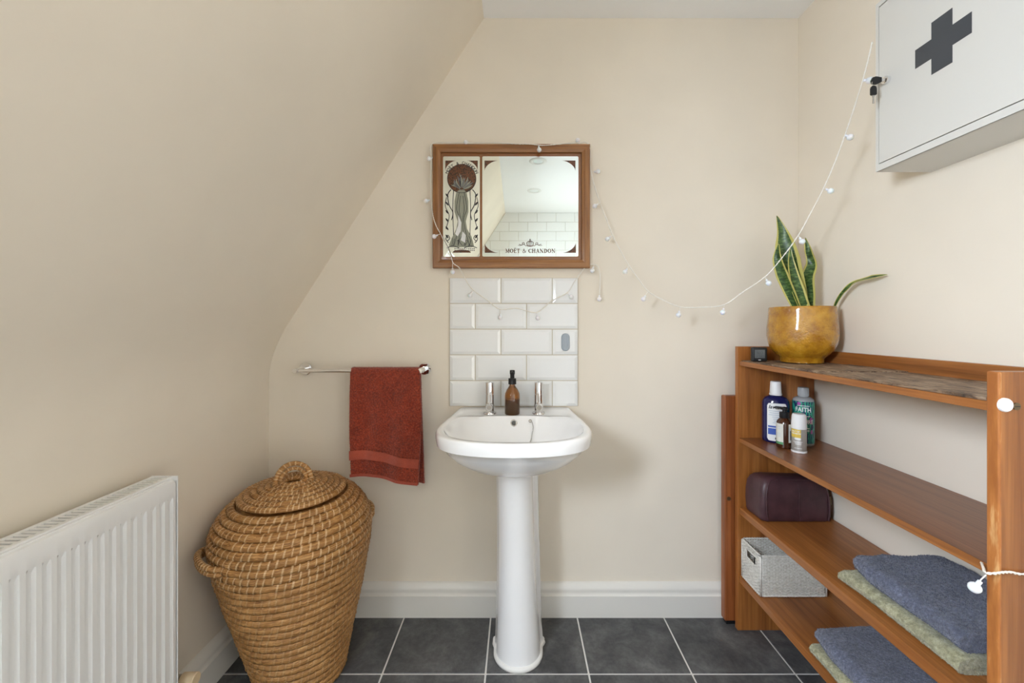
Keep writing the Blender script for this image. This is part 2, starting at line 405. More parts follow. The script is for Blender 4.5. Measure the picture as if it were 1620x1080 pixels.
# tiles of the wall behind the camera (seen in the mirror)
def clip_poly(pts):
    out = []
    f = lambda p: p[0]-slope_x(p[1])-.004
    for p, q in zip(pts, pts[1:]+pts[:1]):
        a, b = f(p), f(q)
        if a >= 0: out.append(p)
        if (a >= 0) != (b >= 0): u = a/(a-b); out.append((p[0]+(q[0]-p[0])*u, p[1]+(q[1]-p[1])*u))
    return out
def metro(w, h, t=.009, bev=.011):
    """bevelled wall tile, back on y=0, face towards -y"""
    bm = bmesh.new(); x, z = w/2, h/2
    r0 = [(-x, 0, -z), (x, 0, -z), (x, 0, z), (-x, 0, z)]; e = .0008
    r1 = [(p[0], -t*.55, p[2]) for p in r0]
    r1b = [(p[0]-math.copysign(e, p[0]), -t*.55-e, p[2]-math.copysign(e, p[2])) for p in r0]
    r2 = [(p[0]-math.copysign(bev, p[0]), -t, p[2]-math.copysign(bev, p[2])) for p in r0]
    loft(bm, [r0, r1, r1b, r2], True, True, True); bmesh.ops.recalc_face_normals(bm, faces=bm.faces)
    me = bpy.data.meshes.new('tile'); bm.to_mesh(me); bm.free(); me.materials.append(MATS['white_glaze']); return me
me_full = metro(.198, .098, .006, .004)
row = 0; z = CEIL-.1
while z > -.05:
    x = LX-.02-(.1 if row % 2 else 0)
    while x < RX:
        x0, x1, zz0, zz1 = x+.001, min(x+.199, RX), max(z+.001, 0), z+.099
        pts = [(x0, zz0), (x1, zz0), (x1, zz1), (x0, zz1)]
        cp = clip_poly([(max(LX, p[0]), p[1]) for p in pts])
        if x1-x0 > .19 and zz1-zz0 > .09 and cp == pts:
            o = bpy.data.objects.new('tile', me_full); COL.objects.link(o); o.parent = wall_front
            o.location = ((x0+x1)/2, BY, (zz0+zz1)/2); o.rotation_euler = (0, 0, PI)
        elif len(cp) > 2 and x1-max(LX, x0) > .01:
            fin('tile', poly(bmesh.new(), [(p[0], BY, p[1]) for p in cp], Vector((0, .006, 0))), 'white_glaze', wall_front)
        x += .2
    z -= .1; row += 1
# baseboards
BP = [(0, 0), (.027, 0), (.027, .082), (.021, .085), (.0195, .088), (.019, .094), (.0205, .101), (.0185, .108), (.013, .114), (.009, .119), (.004, .123), (0, .124)]
def board(a, b, inward, name):
    a, b, inward = Vector(a), Vector(b), Vector(inward); bm = bmesh.new()
    loft(bm, [[p+inward*d+Vector((0, 0, z)) for d, z in BP] for p in (a, b)], True, True, True)
    return struct(fin(name, bm, 'gloss_white_paint', smooth=35))
board((LX, WY, 0), (RX, WY, 0), (0, -1, 0), 'baseboard_back')
board((LX, BY, 0), (LX, WY-.01, 0), (1, 0, 0), 'baseboard_left')
board((RX, BY, 0), (RX, WY-.01, 0), (-1, 0, 0), 'baseboard_right')
# recessed ceiling lamps
for k, (x, y) in enumerate(((.147, .175), (.148, -.47))):
    d = thing('ceiling_lamp', ['recessed white ceiling lamp nearer the mirror, seen in its glass', 'recessed white ceiling lamp nearer the tiled wall, seen in the mirror'][k], 'lamp', (x, y, CEIL), 'recessed ceiling lamps')
    fin('trim_ring', lathe([(.036, -.001), (.043, -.007), (.056, -.007), (.064, -.002), (.064, 0), (.036, 0)], (x, y, CEIL), 40), 'white_enamel', d, smooth=40)
    fin('lens', lathe([(0, -.0015), (.030, -.003), (.036, -.001), (.036, 0)], (x, y, CEIL), 28), 'frosted_bulb', d, smooth=40)

# ------------------------------------------------------------------ radiator
RF, RB, RE, RN, RT = -.868, -.934, 1.026, .10, .7395
rad = thing('radiator', 'white ribbed panel radiator under the sloping wall', 'radiator', (-.9, RE, .12))
RZ0 = .125; pit = .024
# front panel: pressed flutes
cols = []; y = RN+.012
us = []
yy = RE-.007
prev = None
pts = [(yy, 0), (yy-.006, 0)]
k = 0; yc = yy-.012
while yc > RN+.02:
    pts += [(yc+.0045, 0), (yc+.0015, -.006), (yc-.0075, -.006), (yc-.0105, 0)]; yc -= pit
pts.append((RN, 0))
zs = [(RZ0, 0), (RZ0+.03, 0), (RZ0+.042, 1), (RT-.062, 1), (RT-.050, 0), (RT-.018, 0), (RT-.010, -.35), (RT-.007, -1.1)]
bm = bmesh.new(); rings = []
for z, w in zs:
    rings.append([(RF+(d*w if w > 0 else w*.012*-1*-1), y, z) for y, d in pts])
loft(bm, rings, False)
fin('front_panel', bm, 'white_enamel', rad, smooth=28)
fin('back_panel', B(RB, RB+.012, RN, RE-.006, RZ0, RT-.006, bev=.003), 'white_enamel', rad)
fin('side_panel', B(RB-.001, RF+.001, RE-.0035, RE, RZ0+.005, RT, bev=.0012), 'white_enamel', rad)
fin('side_panel', B(RB-.001, RF+.001, RN-.0035, RN, RZ0+.005, RT, bev=.0012), 'white_enamel', rad)
fin('grille_edge', B(RB, RB+.010, RN, RE-.004, RT-.012, RT-.001, bev=.001), 'white_enamel', rad)
fin('grille_edge', B(RF-.024, RF-.0135, RN, RE-.004, RT-.012, RT-.001, bev=.001), 'white_enamel', rad)
fin('grille_channel', B(RF-.0135, RF-.010, RN, RE-.004, RT-.02, RT-.005), 'white_enamel', rad)
me = None; y = RE-.012
while y > RN+.01:
    if me is None:
        o = fin('grille_slat', B(RB+.008, RF-.022, y-.0031, y+.0031, RT-.006, RT-.002), 'white_enamel', rad); me = o.data; ybase = y
    else:
        o = bpy.data.objects.new('grille_slat', me); COL.objects.link(o); o.parent = rad; o.location = (0, y-ybase, 0)
    y -= .012
fin('convector_fins', B(RB+.02, RF-.02, RN+.01, RE-.01, RZ0+.05, RT-.06), 'recess_dark', rad)  # coloured dark so that the slots of the grille look shaded
bm = bmesh.new(); yv = RE+.036; c = Vector((-.872, yv, .187))
tube(bm, [Vector((-.901, RE-.02, .187)), Vector((-.901, yv, .187))], .0075, 12)
tube(bm, [Vector((-.901, yv, .195)), Vector((-.901, yv, .0))], .0075, 12)
tube(bm, [Vector((-.905, yv, .187)), Vector((-.880, yv, .187))], .011, 14)
fin('valve_pipe', bm, 'nickel', rad, smooth=40)
bm = bmesh.new(); tube(bm, [Vector((x_, yv, .187)) for x_ in (-.888, -.8865, -.852, -.850)], [.014, .0155, .0165, .0145], 24)
fin('valve_cap', bm, 'cream_plastic', rad, smooth=40)

# ------------------------------------------------------------------ splashback tiles above the basin
sb = thing('tile_splashback', 'five rows of glossy white tiles above the basin', 'tiles', (-.0155, WY, .808))
X0, X1, Z0 = -.267, .2365, .808
fin('grout', B(X0+.0005, X1-.0005, WY-.0045, WY, Z0, Z0+.4995), 'grout_beige', sb)
mf, mh = metro(.1968, .0968, .009, .011), metro(.0968, .0968, .009, .011)
for r in range(5):
    z = Z0+.05+r*.1; half_left = r in (1, 3)
    x = X0+.0015
    for w, me in ((.1, mh), (.2, mf), (.2, mf)) if half_left else ((.2, mf), (.2, mf), (.1, mh)):
        o = bpy.data.objects.new('tile', me); COL.objects.link(o); o.parent = sb; o.location = Vector((x+w/2, WY-.001, z))-wloc(sb); x += w
# small oval pad stuck on the tiles
p = P(894.5, 541, WY-.01)
bm = bmesh.new()
def stad(rx, rz, n=10):
    out = []
    for k in range(n+1): a = PI*k/n; out.append((rx*math.cos(a), rz+rx*math.sin(a)))
    for k in range(n+1): a = PI+PI*k/n; out.append((rx*math.cos(a), -rz+rx*math.sin(a)))
    return out
y = WY-.0102
rings = [[(p.x+u, y-d, p.z+v) for u, v in stad(r, .0185)] for r, d in ((.016, 0), (.016, .004), (.0135, .0065), (.007, .0068), (.006, .0058))]
loft(bm, rings, True, True, True)
tag(fin('adhesive_pad', bm, 'grey_rubber', base=(p.x, y, p.z-.033), smooth=40), 'grey oval rubber pad stuck on the white tiles', 'pad')

# ------------------------------------------------------------------ basin on pedestal
BX = -.012
bas = thing('wash_basin', 'white ceramic pedestal wash basin below the tiles', 'basin', (0, 1.42, 0))
def half_curve(pts, n):
    """points from front (x=0) round to the back (x=0), resampled"""
    q = spline([Vector((a, b, 0)) for a, b in pts], 12); L = [0]
    for a, b in zip(q, q[1:]): L.append(L[-1]+(b-a).length)
    out = []; k = 0
    for i in range(n):
        s = L[-1]*i/(n-1)
        while k < len(L)-2 and L[k+1] < s: k += 1
        u = (s-L[k])/max(1e-9, L[k+1]-L[k]); out.append(q[k]+(q[k+1]-q[k])*u)
    return out
NH = 49
outer = half_curve([(0, .495), (.08, .489), (.155, .466), (.208, .425), (.234, .365), (.239, .30), (.231, .20), (.220, .10), (.213, .02), (.205, .004), (.19, 0), (.1, 0), (0, 0)], NH)
inner = half_curve([(0, .468), (.075, .462), (.142, .440), (.190, .400), (.213, .345), (.217, .285), (.208, .225), (.186, .17), (.14, .128), (.08, .112), (0, .107)], NH)
def full(h, f):
    """closed ring: half curve h (list of x,s) -> world points by f(x, s)"""
    pts = [f(p.x, p.y) for p in h]; pts += [f(-p.x, p.y) for p in reversed(h[1:-1])]; return pts
def mixh(a, b, u): return [p+(q-p)*u for p, q in zip(a, b)]
def at_(z): return lambda x, s: Vector((BX+x, WY-.001-s, z if not callable(z) else z(x, s)))
C0 = Vector((0, .27, 0))
def scl(h, kx, ky, c=.27): return [Vector((p.x*kx, c+(p.y-c)*ky, 0)) for p in h]
ped_top = half_curve([(0, .262), (.04, .250), (.066, .215), (.078, .17), (.082, .12), (.08, .08), (.05, .06), (0, .06)], NH)
sm = lambda a, b, x: (lambda t: t*t*(3-2*t))(max(0, min(1, (x-a)/(b-a))))
deck = lambda x, s: .8035-.0125*(1-sm(.09, .17, s))
rings = []
under = [(0, .642), (.10, .643), (.28, .652), (.5, .675), (.72, .708), (.88, .742), (.96, .765)]
lip = scl(outer, .975, .985)
for u, z in under:
    h = mixh(ped_top, lip, u); zf = z
    rings.append(full(h, at_(lambda x, s, z=z: z)))
rings.append(full(scl(outer, .988, .992), at_(.768)))
rings.append(full(scl(outer, .996, .998), at_(.778)))
rings.append(full(outer, at_(.790)))
rings.append(full(scl(outer, .998, .999), at_(.799)))
rings.append(full(scl(outer, .985, .992), at_(.8045)))
rings.append(full(scl(outer, .965, .978), at_(.8055)))
rings.append(full(mixh(scl(outer, .95, .965), inner, .25), at_(lambda x, s: .8055-.007*(1-sm(.06, .17, s)))))
rings.append(full(mixh(scl(outer, .95, .965), inner, .55), at_(deck)))
rings.append(full(mixh(scl(outer, .95, .965), inner, .9), at_(deck)))
rings.append(full(inner, at_(lambda x, s: deck(x, s)-.001)))
dr = Vector((0, .27, 0))
for u, z in ((.03, -.006), (.07, -.02), (.13, -.045), (.22, -.075), (.36, -.103), (.54, -.123), (.74, -.134), (.92, -.139)):
    h = [p+(dr-p)*u for p in inner]
    rings.append(full(h, at_(lambda x, s, z=z: .801+z)))
bm = bmesh.new(); loft(bm, rings, True, True, True)
bowl = fin('bowl', bm, 'white_ceramic', bas, smooth=55)
bvh = BVHTree.FromPolygons([v.co+wloc(bas) for v in bowl.data.vertices], [p.vertices[:] for p in bowl.data.polygons])
def hit(px, py):
    d = P(px, py, 1.0)-cam.location; loc, nor, i, dist = bvh.ray_cast(cam.location, d.normalized())
    if nor.dot(d) > 0: nor = -nor
    return loc, nor
def disc_at(loc, nor, prof, seg=20):
    bm = lathe(prof, (0, 0, 0), seg); q = nor.to_track_quat('Z', 'Y').to_matrix().to_4x4(); q.translation = loc
    bmesh.ops.transform(bm, matrix=q, verts=bm.verts); return bm
l, n = hit(813, 669)
ov = fin('overflow_ring', disc_at(l, n, [(.0085, -.001), (.0085, .001), (.0105, .0022), (.0125, .001), (.0128, -.001)]), 'chrome', bas, smooth=40)
fin('overflow_hole', disc_at(l, n, [(.0088, -.002), (.0088, .0004)]), 'recess_dark', ov)  # flat disc, the shade of the opening put into its colour
l, n = hit(839, 666)
ch = fin('plug_chain', disc_at(l, n, [(.006, -.001), (.006, .003), (.004, .006), (0, .0065)]), 'nickel', bas, smooth=50)
bm = bmesh.new(); lp = [hit(x, y) for x, y in ((842, 668), (843.5, 676), (842, 686), (840.5, 696))]
pp = spline([a+b*.004 for a, b in lp], 6); pp.append(Vector((BX+.02, WY-.27, .675)))
for i in range(len(pp)-1):
    L = (pp[i+1]-pp[i]).length; m = max(1, int(L/.0035))
    for k in range(m):
        q = pp[i]+(pp[i+1]-pp[i])*(k/m); bmesh.ops.create_icosphere(bm, subdivisions=1, radius=.0019, matrix=Matrix.Translation(q))
fin('bead_chain', bm, 'nickel', ch, smooth=True)
fin('drain', lathe([(0, .003), (.012, .003), (.021, .002), (.022, 0)], (BX, WY-.27, .6625), 24), 'chrome', bas, smooth=40)
# pedestal
def ped_ring(z):
    u = max(0, min(1, z/.642)); fl = sm(.42, 0, u)*.0
    low = (1-u)**2.2
    cx = .002-.012*u
    a = .060+.016*low; fr = .258+.010*low; bb = .082+.004*low
    k = 1-sm(.23, .05, u)     # the side rebate fades out near the foot
    pts = [(0, fr)]
    for i in range(1, 9):
        t = PI/2*i/8; pts.append((a*math.sin(t), .195+(fr-.195)*math.cos(t)))
    pts += [(a+.001, .175), (a+.001+(bb-a)*.5*(1-k), .160), (a+.004+(bb-a)*.75*(1-k), .152), (bb-.003, .146), (bb, .135), (bb, .07), (bb-.004, .060), (0, .060)]
    return [(cx+x, WY-s, z) for x, s in pts]+[(cx-min(x, a+.006), WY-s, z) for x, s in reversed(pts[1:-1])]
bm = bmesh.new(); zs = [.645-.645*(i/26) for i in range(27)]
loft(bm, [ped_ring(z) for z in zs], True, True, True)
fin('pedestal', bm, 'white_ceramic', bas, smooth=50)
q = [Vector(p) for p in ped_ring(.004)]; half = len(q)
cut = [p for p in q if p.y < WY-.10]
rgt = [p for p in cut if p.x >= q[0].x-1e-6]; lft = [p for p in cut if p.x < q[0].x-1e-6]
path = list(reversed(rgt))+list(reversed(lft))
bm = bmesh.new(); tube(bm, [p+Vector((0, 0, .002)) for p in spline(path, 3)], .0085, 8, sq=1.1)
fin('sealant_bead', bm, 'sealant', bas, smooth=True)
# taps
for px, nm in ((775, 'left'), (852, 'right')):
    x, yt = (px-CX)*1.505/F, 1.505
    t_ = thing('basin_tap', 'chrome pillar tap on the basin, %s of the soap bottle' % nm, 'tap', (x, yt, .791))
    z = .7915; r = .0165
    fin('tap_body', lathe([(.0155, 0), (.0235, 0), (.0245, .002), (.0235, .005), (r, .0065), (r, .074), (.0155, .075), (.0155, .0762), (r, .0772), (r, .118), (r-.0015, .1195), (0, .1198)], (x, yt, z), 32), 'chrome', t_, smooth=35)
    bm = bmesh.new(); tube(bm, [Vector((x, yt-.01, z+.034)), Vector((x, yt-.034, z+.030)), Vector((x, yt-.036, z+.0297))], [.0125, .0125, .0115], 22)
    sp = fin('spout', bm, 'chrome', t_, smooth=40)
    bm = bmesh.new(); tube(bm, [Vector((x, yt-.034, z+.030)), Vector((x, yt-.0368, z+.0296))], .0088, 18)
    fin('spout_nozzle', bm, 'nickel', sp, smooth=40)
    fin('lever_pin', lathe([(.0035, .1195), (.0035, .121), (0, .1214)], (x, yt, z), 12), 'nickel', t_, smooth=40)
# soap bottle
x, yb, z = (810.5-CX)*1.495/F, 1.495, .7912
so = thing('soap_bottle', 'amber glass soap bottle with black pump top on the basin', 'soap bottle', (x, yb, z))
fin('bottle', lathe([(.0, 0), (.024, 0), (.028, .003), (.0285, .01), (.0285, .068), (.027, .079), (.021, .093), (.013, .105), (.0105, .11), (.0105, .117)], (x, yb, z), 36), 'amber_glass', so, smooth=40)
fin('soap', lathe([(.0, .003), (.023, .003), (.0255, .008), (.0258, .058), (0, .0585)], (x, yb, z), 32), 'amber_liquid', so, smooth=40)
pu = fin('pump', lathe([(.0, .113), (.0145, .113), (.0148, .1145), (.0145, .134), (.008, .1355), (.0078, .148), (.0095, .152), (.0095, .163), (.0085, .165), (0, .1652)], (x, yb, z), 28), 'black_plastic', so, smooth=35)
fin('pump_nozzle', tube(bmesh.new(), [Vector((x, yb, z+.159)), Vector((x, yb-.02, z+.159)), Vector((x, yb-.026, z+.156))], .0042, 10), 'black_plastic', pu, smooth=40)

# ------------------------------------------------------------------ towel rail and towel
zr, yr = .9535, 1.500
rl = thing('towel_rail', 'chrome towel rail on the wall left of the basin', 'towel rail', (-.595, WY, zr))
fin('bar', tube(bmesh.new(), [Vector((-.838, yr, zr)), Vector((-.352, yr, zr))], .0075, 20), 'chrome', rl, smooth=40)
for x in (-.827, -.363):
    o = fin('bracket', tube(bmesh.new(), [Vector((x, yr-.012, zr)), Vector((x, yr-.010, zr)), Vector((x, WY-.008, zr))], [.0085, .0098, .0098], 20), 'chrome', rl, smooth=40)
    bm = bmesh.new(); tube(bm, [Vector((x, WY, zr)), Vector((x, WY-.006, zr)), Vector((x, WY-.008, zr))], [.024, .024, .022], 28); fin('wall_plate', bm, 'chrome', o, smooth=40)
TX0, TX1 = -.617, -.366
def drape(name, mat, s0, s1, parent=None, base=None, nx=34, ns=80, thick=.007, extra=0):
    """sheet hanging over the bar; s<0 behind, s>0 in front, metres from the top of the bar"""
    bm = bmesh.new(); R = .0135; g = []
    for i in range(ns+1):
        s = s0+(s1-s0)*i/ns; row = []
        for j in range(nx+1):
            u = j/nx; x = TX0+(TX1-TX0)*u
            arc = PI*R
            if abs(s) < arc/2: a = s/R; y, z = yr-R*math.sin(a), zr+R*math.cos(a)
            else:
                d = abs(s)-arc/2; sg = 1 if s > 0 else -1
                w = (.0055*math.sin(u*7.5+1.2+sg)+.003*math.sin(u*17+d*6))*min(1, d/.18)
                y = yr-sg*(R+.0035)-w*(1 if sg > 0 else .5)-(.012*min(1, d/.4) if sg > 0 else 0); z = zr-d
                if sg > 0:
                    z -= (.028*(u-.35)-.006*math.sin(u*5))*min(1, d/.3); x += .010*math.sin(d*9+.4)*(u-.3)+.006*d/.4
                else: z -= (.03*u)*min(1, d/.3); x += (.016+.05*(1-u))*(d/.4)
            nn = noise.noise(Vector((x*25, s*25, 3)))*.0022
            row.append(bm.verts.new((x, y+nn-extra*(1 if s > 0 else -1), z+extra*(abs(s) < arc/2))))
        g.append(row)
    for a, b in zip(g, g[1:]):
        for j in range(nx): bm.faces.new((a[j], a[j+1], b[j+1], b[j]))
    if thick:
        bmesh.ops.recalc_face_normals(bm, faces=bm.faces); bmesh.ops.solidify(bm, geom=bm.faces[:], thickness=thick)
    return fin(name, bm, mat, parent, base, smooth=50)
tw = thing('hanging_towel', 'rust red towel hung over the chrome rail', 'towel', ((TX0+TX1)/2, yr, .545))
cl = drape('cloth', 'rust_terry', -.415, .412, tw)
fuzz('pile', cl, 60000, .0032, 'rust_terry', tw)
drape('woven_band', 'rust_band', .318, .352, tw, ns=8, thick=0, extra=.0095)
drape('hem', 'rust_band', .402, .4125, tw, ns=4, thick=0, extra=.0095)

# ------------------------------------------------------------------ framed mirror
MYF = 1.543
def mp(px, py, Y): return P(px, py, Y)
mr = thing('framed_mirror', 'wood framed mirror with printed panel above the tiles', 'mirror', (-.025, WY, 1.35))
tl, br = mp(684, 227, MYF), mp(933.8, 423.5, MYF)
il, ir = mp(696.8, 240.2, MYF), mp(920.6, 410.2, MYF)
def bar4(a, b, c, d, name, mat):
    """mitred frame piece: outer edge a-b, inner edge d-c"""
    bm = bmesh.new(); rings = []
    def lift(p, y): return Vector((p.x, y, p.z))
    mid = lambda p, q, u: p+(q-p)*u
    secs = []
    for o_, i_ in ((a, d), (b, c)):
        secs.append([lift(o_, WY-.001), lift(o_, MYF+.004), lift(mid(o_, i_, .10), MYF), lift(mid(o_, i_, .62), MYF), lift(mid(o_, i_, .70), MYF+.0015), lift(mid(o_, i_, .95), MYF+.003), lift(i_, MYF+.0045), lift(i_, WY-.001)])
    loft(bm, secs, True, True, True); return fin(name, bm, mat, mr, smooth=25)
c4 = [Vector((tl.x, 0, tl.z)), Vector((br.x, 0, tl.z)), Vector((br.x, 0, br.z)), Vector((tl.x, 0, br.z))]
i4 = [Vector((il.x, 0, il.z)), Vector((ir.x, 0, il.z)), Vector((ir.x, 0, ir.z)), Vector((il.x, 0, ir.z))]
for k in range(4): bar4(c4[k], c4[(k+1) % 4], i4[(k+1) % 4], i4[k], 'frame_rail', 'oak_frame_x' if k % 2 == 0 else 'oak_frame_z')
GY = MYF+.012
fin('glass_border', B(il.x-.003, ir.x+.003, GY, GY+.004, ir.z-.003, il.z+.003), 'mirror_brown_glass', mr)
def rrect(x0, x1, z0, z1, r, y, n=5):
    out = []
    for cx, cz, a0 in ((x1-r, z1-r, 0), (x0+r, z1-r, PI/2), (x0+r, z0+r, PI), (x1-r, z0+r, 1.5*PI)):
        for k in range(n+1): a = a0+PI/2*k/n; out.append(Vector((cx+r*math.cos(a), y, cz+r*math.sin(a))))
    return out
def flat(name, polys, mat, parent, layer=1, th=.00012):
    """print or glass lying on the mirror: polygons in (x, z)"""
    bm = bmesh.new(); y = GY-.0006-layer*.00022
    for p in polys: poly(bm, [Vector((q[0], y, q[1])) for q in p])
    return fin(name, bm, mat, parent, normals=False)
def G(px, py): p = P(px, py, GY); return (p.x, p.z)
a, b = G(701, 247.5), G(759.2, 406); pan = fin('picture_panel', poly(bmesh.new(), rrect(a[0], b[0], b[1], a[1], .005, GY-.0006), Vector((0, .0005, 0))), 'mirror_silver', mr)
a, b = G(763, 247.3), G(915, 405.6); glass = fin('mirror_glass', poly(bmesh.new(), rrect(a[0], b[0], b[1], a[1], .005, GY-.0006), Vector((0, .0005, 0))), 'mirror_silver', mr)
def ribbon(pts, w):
    """flat stroke polygons along (x, z) points"""
    out = []; q = [Vector((p[0], p[1])) for p in pts]
    L = []
    for i, p in enumerate(q):
        t = (q[min(i+1, len(q)-1)]-q[max(i-1, 0)]).normalized(); ww = w[i] if isinstance(w, (list, tuple)) else w
        nrm = Vector((-t.y, t.x))*ww/2; L.append((p+nrm, p-nrm))
    for (a, b), (c, d) in zip(L, L[1:]): out.append([a, b, d, c])
    return out
def spl2(pts, n=6): return [(p.x, p.y) for p in spline([Vector((a, b, 0)) for a, b in pts], n)]
# corner ornaments
def corner(px, py, sx, sy, w, h):
    c = G(px, py); pts = [c]; W, Hh = w/411, h/411
    pts.append((c[0]+sx*W, c[1])); n = 8
    for k in range(1, n): t = k/n; pts.append((c[0]+sx*W*(1-t)**1.55, c[1]-sy*Hh*t**1.55))
    pts.append((c[0], c[1]-sy*Hh)); return pts
orn = [corner(766.5, 254, 1, 1, 21, 16), corner(910.3, 254, -1, 1, 21, 16), corner(767, 399.8, 1, -1, 21, 15), corner(911, 399.8, -1, -1, 21, 16)]
for q in orn: flat('corner_ornament', [q], 'ink_brown_mottled', glass)
# serif lettering
def stroke_word(word, cxp, cyp, total_w, hgt):
    """letters as heavy stems, hairlines and serifs; (cx, cy) in pixels of the photograph"""
    S, T = .21, .085
    def circ(cx, cy, rx, ry, a0, a1, n=14): return [(cx+rx*math.cos(a0+(a1-a0)*k/n), cy+ry*math.sin(a0+(a1-a0)*k/n)) for k in range(n+1)]
    def ser(x, y, w=.36): return ([(x-w/2, y), (x+w/2, y)], T)
    def O(w): return [(circ(w/2, .5, w/2-.09, .43, PI/2, PI*2.5, 24), [.10+.13*abs(math.cos(PI/2+2*PI*k/24)) for k in range(25)])]
    L = {
     'M': (1.0, [([(.16, 0), (.16, 1)], .10), ([(.12, 1), (.5, .12)], S), ([(.5, .12), (.84, 1)], .09), ([(.84, 0), (.84, 1)], S), ser(.14, .04, .3), ser(.84, .04, .36), ser(.08, .96, .2), ser(.9, .96, .22)]),
     'O': (.86, O(.86)), 'T': (.74, [([(.37, 0), (.37, 1)], S), ([(.03, .95), (.71, .95)], T), ([(.06, .74), (.06, .98)], T), ([(.68, .74), (.68, .98)], T), ser(.37, .04)]),
     'E': (.70, [([(.18, 0), (.18, 1)], S), ([(.04, .95), (.64, .95)], T), ([(.04, .05), (.66, .05)], T), ([(.2, .52), (.5, .52)], T), ([(.62, .76), (.62, .98)], T), ([(.64, .02), (.64, .26)], T), ([(.49, .40), (.49, .64)], T)]),
     'C': (.78, [(circ(.44, .5, .33, .43, PI*.28, PI*1.72, 18), [.09+.13*max(0, -math.cos(PI*.28+PI*1.44*k/18)) for k in range(19)]), ([(.70, .62), (.70, .98)], T), ([(.70, .05), (.70, .36)], T)]),
     'H': (.92, [([(.2, 0), (.2, 1)], S), ([(.72, 0), (.72, 1)], S), ([(.2, .5), (.72, .5)], T)]+[ser(x, y) for x in (.2, .72) for y in (.04, .96)]),
     'A': (.88, [([(.14, 0), (.42, 1)], .09), ([(.40, 1), (.74, 0)], S), ([(.22, .32), (.62, .32)], T), ser(.13, .04, .26), ser(.74, .04, .3)]),
     'N': (.92, [([(.18, 0), (.18, 1)], .10), ([(.14, 1), (.78, .02)], S), ([(.78, 0), (.78, 1)], .10), ser(.18, .04, .32), ser(.78, .96, .32), ser(.1, .96, .22)]),
     'D': (.86, [([(.2, 0), (.2, 1)], S), (circ(.26, .5, .46, .45, -PI/2, PI/2, 16), [.09+.13*math.cos(-PI/2+PI*k/16) for k in range(17)]), ser(.2, .04), ser(.2, .96)]),
     '&': (.92, [(spl2([(.86, .08), (.56, .42), (.28, .74), (.36, .95), (.54, .82), (.40, .60), (.16, .36), (.16, .12), (.38, .04), (.62, .14), (.80, .46)], 5), .12), ([(.68, .48), (.92, .48)], T)]),
     ' ': (.42, [])}
    base = word.replace('\u00cb', 'E'); gap = .10
    W = sum(L[c][0]+gap for c in base)-gap; kx = total_w/W; x = -W/2; out = []
    c0 = G(cxp, cyp); px = 1/411
    for ch, c in zip(word, base):
        w, strokes = L[c]
        if ch == '\u00cb': strokes = strokes+[([(.2, 1.13), (.2, 1.27)], .14), ([(.5, 1.13), (.5, 1.27)], .14)]
        for pts, sw in strokes:
            q = [((x+a)*kx*px+c0[0], (b-.5)*hgt*px+c0[1]) for a, b in pts]
            sw2 = [s*hgt*px*.95 for s in sw] if isinstance(sw, (list, tuple)) else sw*hgt*px*.95
            out += ribbon(q, sw2)
        x += w+gap
    return out
flat('lettering', stroke_word('MO\u00cbT & CHANDON', 839, 396.7, 79, 6.6), 'ink_brown', glass)
def crown():
    c = G(838.6, 384); k = 1/411; out = []
    def S_(pts, w): out.extend(ribbon([(c[0]+a*k, c[1]+b*k) for a, b in spl2(pts, 5)], w*k))
    S_([(-4.6, -4.6), (0, -5.4), (4.6, -4.6)], 1.5); S_([(-4.6, -4.4), (-5.2, 0), (-3, 1.8), (0, 3)], 1.1); S_([(4.6, -4.4), (5.2, 0), (3, 1.8), (0, 3)], 1.1)
    S_([(0, -5), (0, 3)], 1.1); S_([(-2.4, -4), (-2.6, -1), (-1, 2)], .8); S_([(2.4, -4), (2.6, -1), (1, 2)], .8); S_([(0, 3), (0, 6.4)], 1.0); S_([(-1.4, 4.8), (1.4, 4.8)], .8)
    for s in (-1, 1):
        S_([(s*5, -4.6), (s*7, -4.8), (s*8.6, -3), (s*9, -.6), (s*11, .4), (s*12.6, -1), (s*11.6, -2.8), (s*13.6, -3.8), (s*16.5, -2.6), (s*18, -2.6)], .85)
        S_([(s*13, -2.8), (s*15.4, -4.6), (s*19.4, -4.2)], .6); S_([(s*9.5, -3.8), (s*10.6, -1.8), (s*12, -2.6)], .8)
    return out
flat('crown_mark', crown(), 'ink_brown', glass)
# printed picture: a plain ornamental stand-in (disc, vase of drooping leaves, scrolls)
k = 1/411
def arcpts(cx, cy, r, a0, a1, n=24): return [G(cx+r*math.cos(a0+(a1-a0)*i/n), cy-r*math.sin(a0+(a1-a0)*i/n)) for i in range(n+1)]
flat('printed_disc', [arcpts(730.5, 282.5, 22.6, 0, 2*PI*.999, 40)], 'ink_brown_mottled', pan, 1)
flat('printed_corner', [corner(704.5, 254, 1, 1, 17, 16), corner(755.8, 254, -1, 1, 17, 16)]+[[G(714+0, 399.6)]+[G(730.5+14.5*math.cos(PI-PI*i/12), 399.6-5*math.sin(PI*i/12)) for i in range(13)]], 'ink_brown_mottled', pan, 1)
vase = [(727, 300), (734, 300), (738, 304), (741, 318), (741, 335), (737, 350), (739, 362), (746, 374), (750, 389), (747, 391), (713, 391), (710, 388), (716, 374), (722, 362), (724, 350), (719, 335), (719, 318), (722, 304)]
flat('printed_vase', [[G(x, y) for x, y in vase]], 'ink_sage', pan, 2)
lf = []; dk = []; wh = []
def leafp(x0, y0, x1, y1, w, bend):
    a, b = Vector((x0, y0)), Vector((x1, y1)); t = b-a; n_ = Vector((-t.y, t.x)).normalized(); L = []; R_ = []
    for i in range(9):
        u = i/8; p = a+t*u+n_*bend*math.sin(PI*u); ww = w*math.sin(PI*min(1, u*.95+.03)); L.append(G(*(p+n_*ww))); R_.append(G(*(p-n_*ww)))
    return L+R_[::-1]
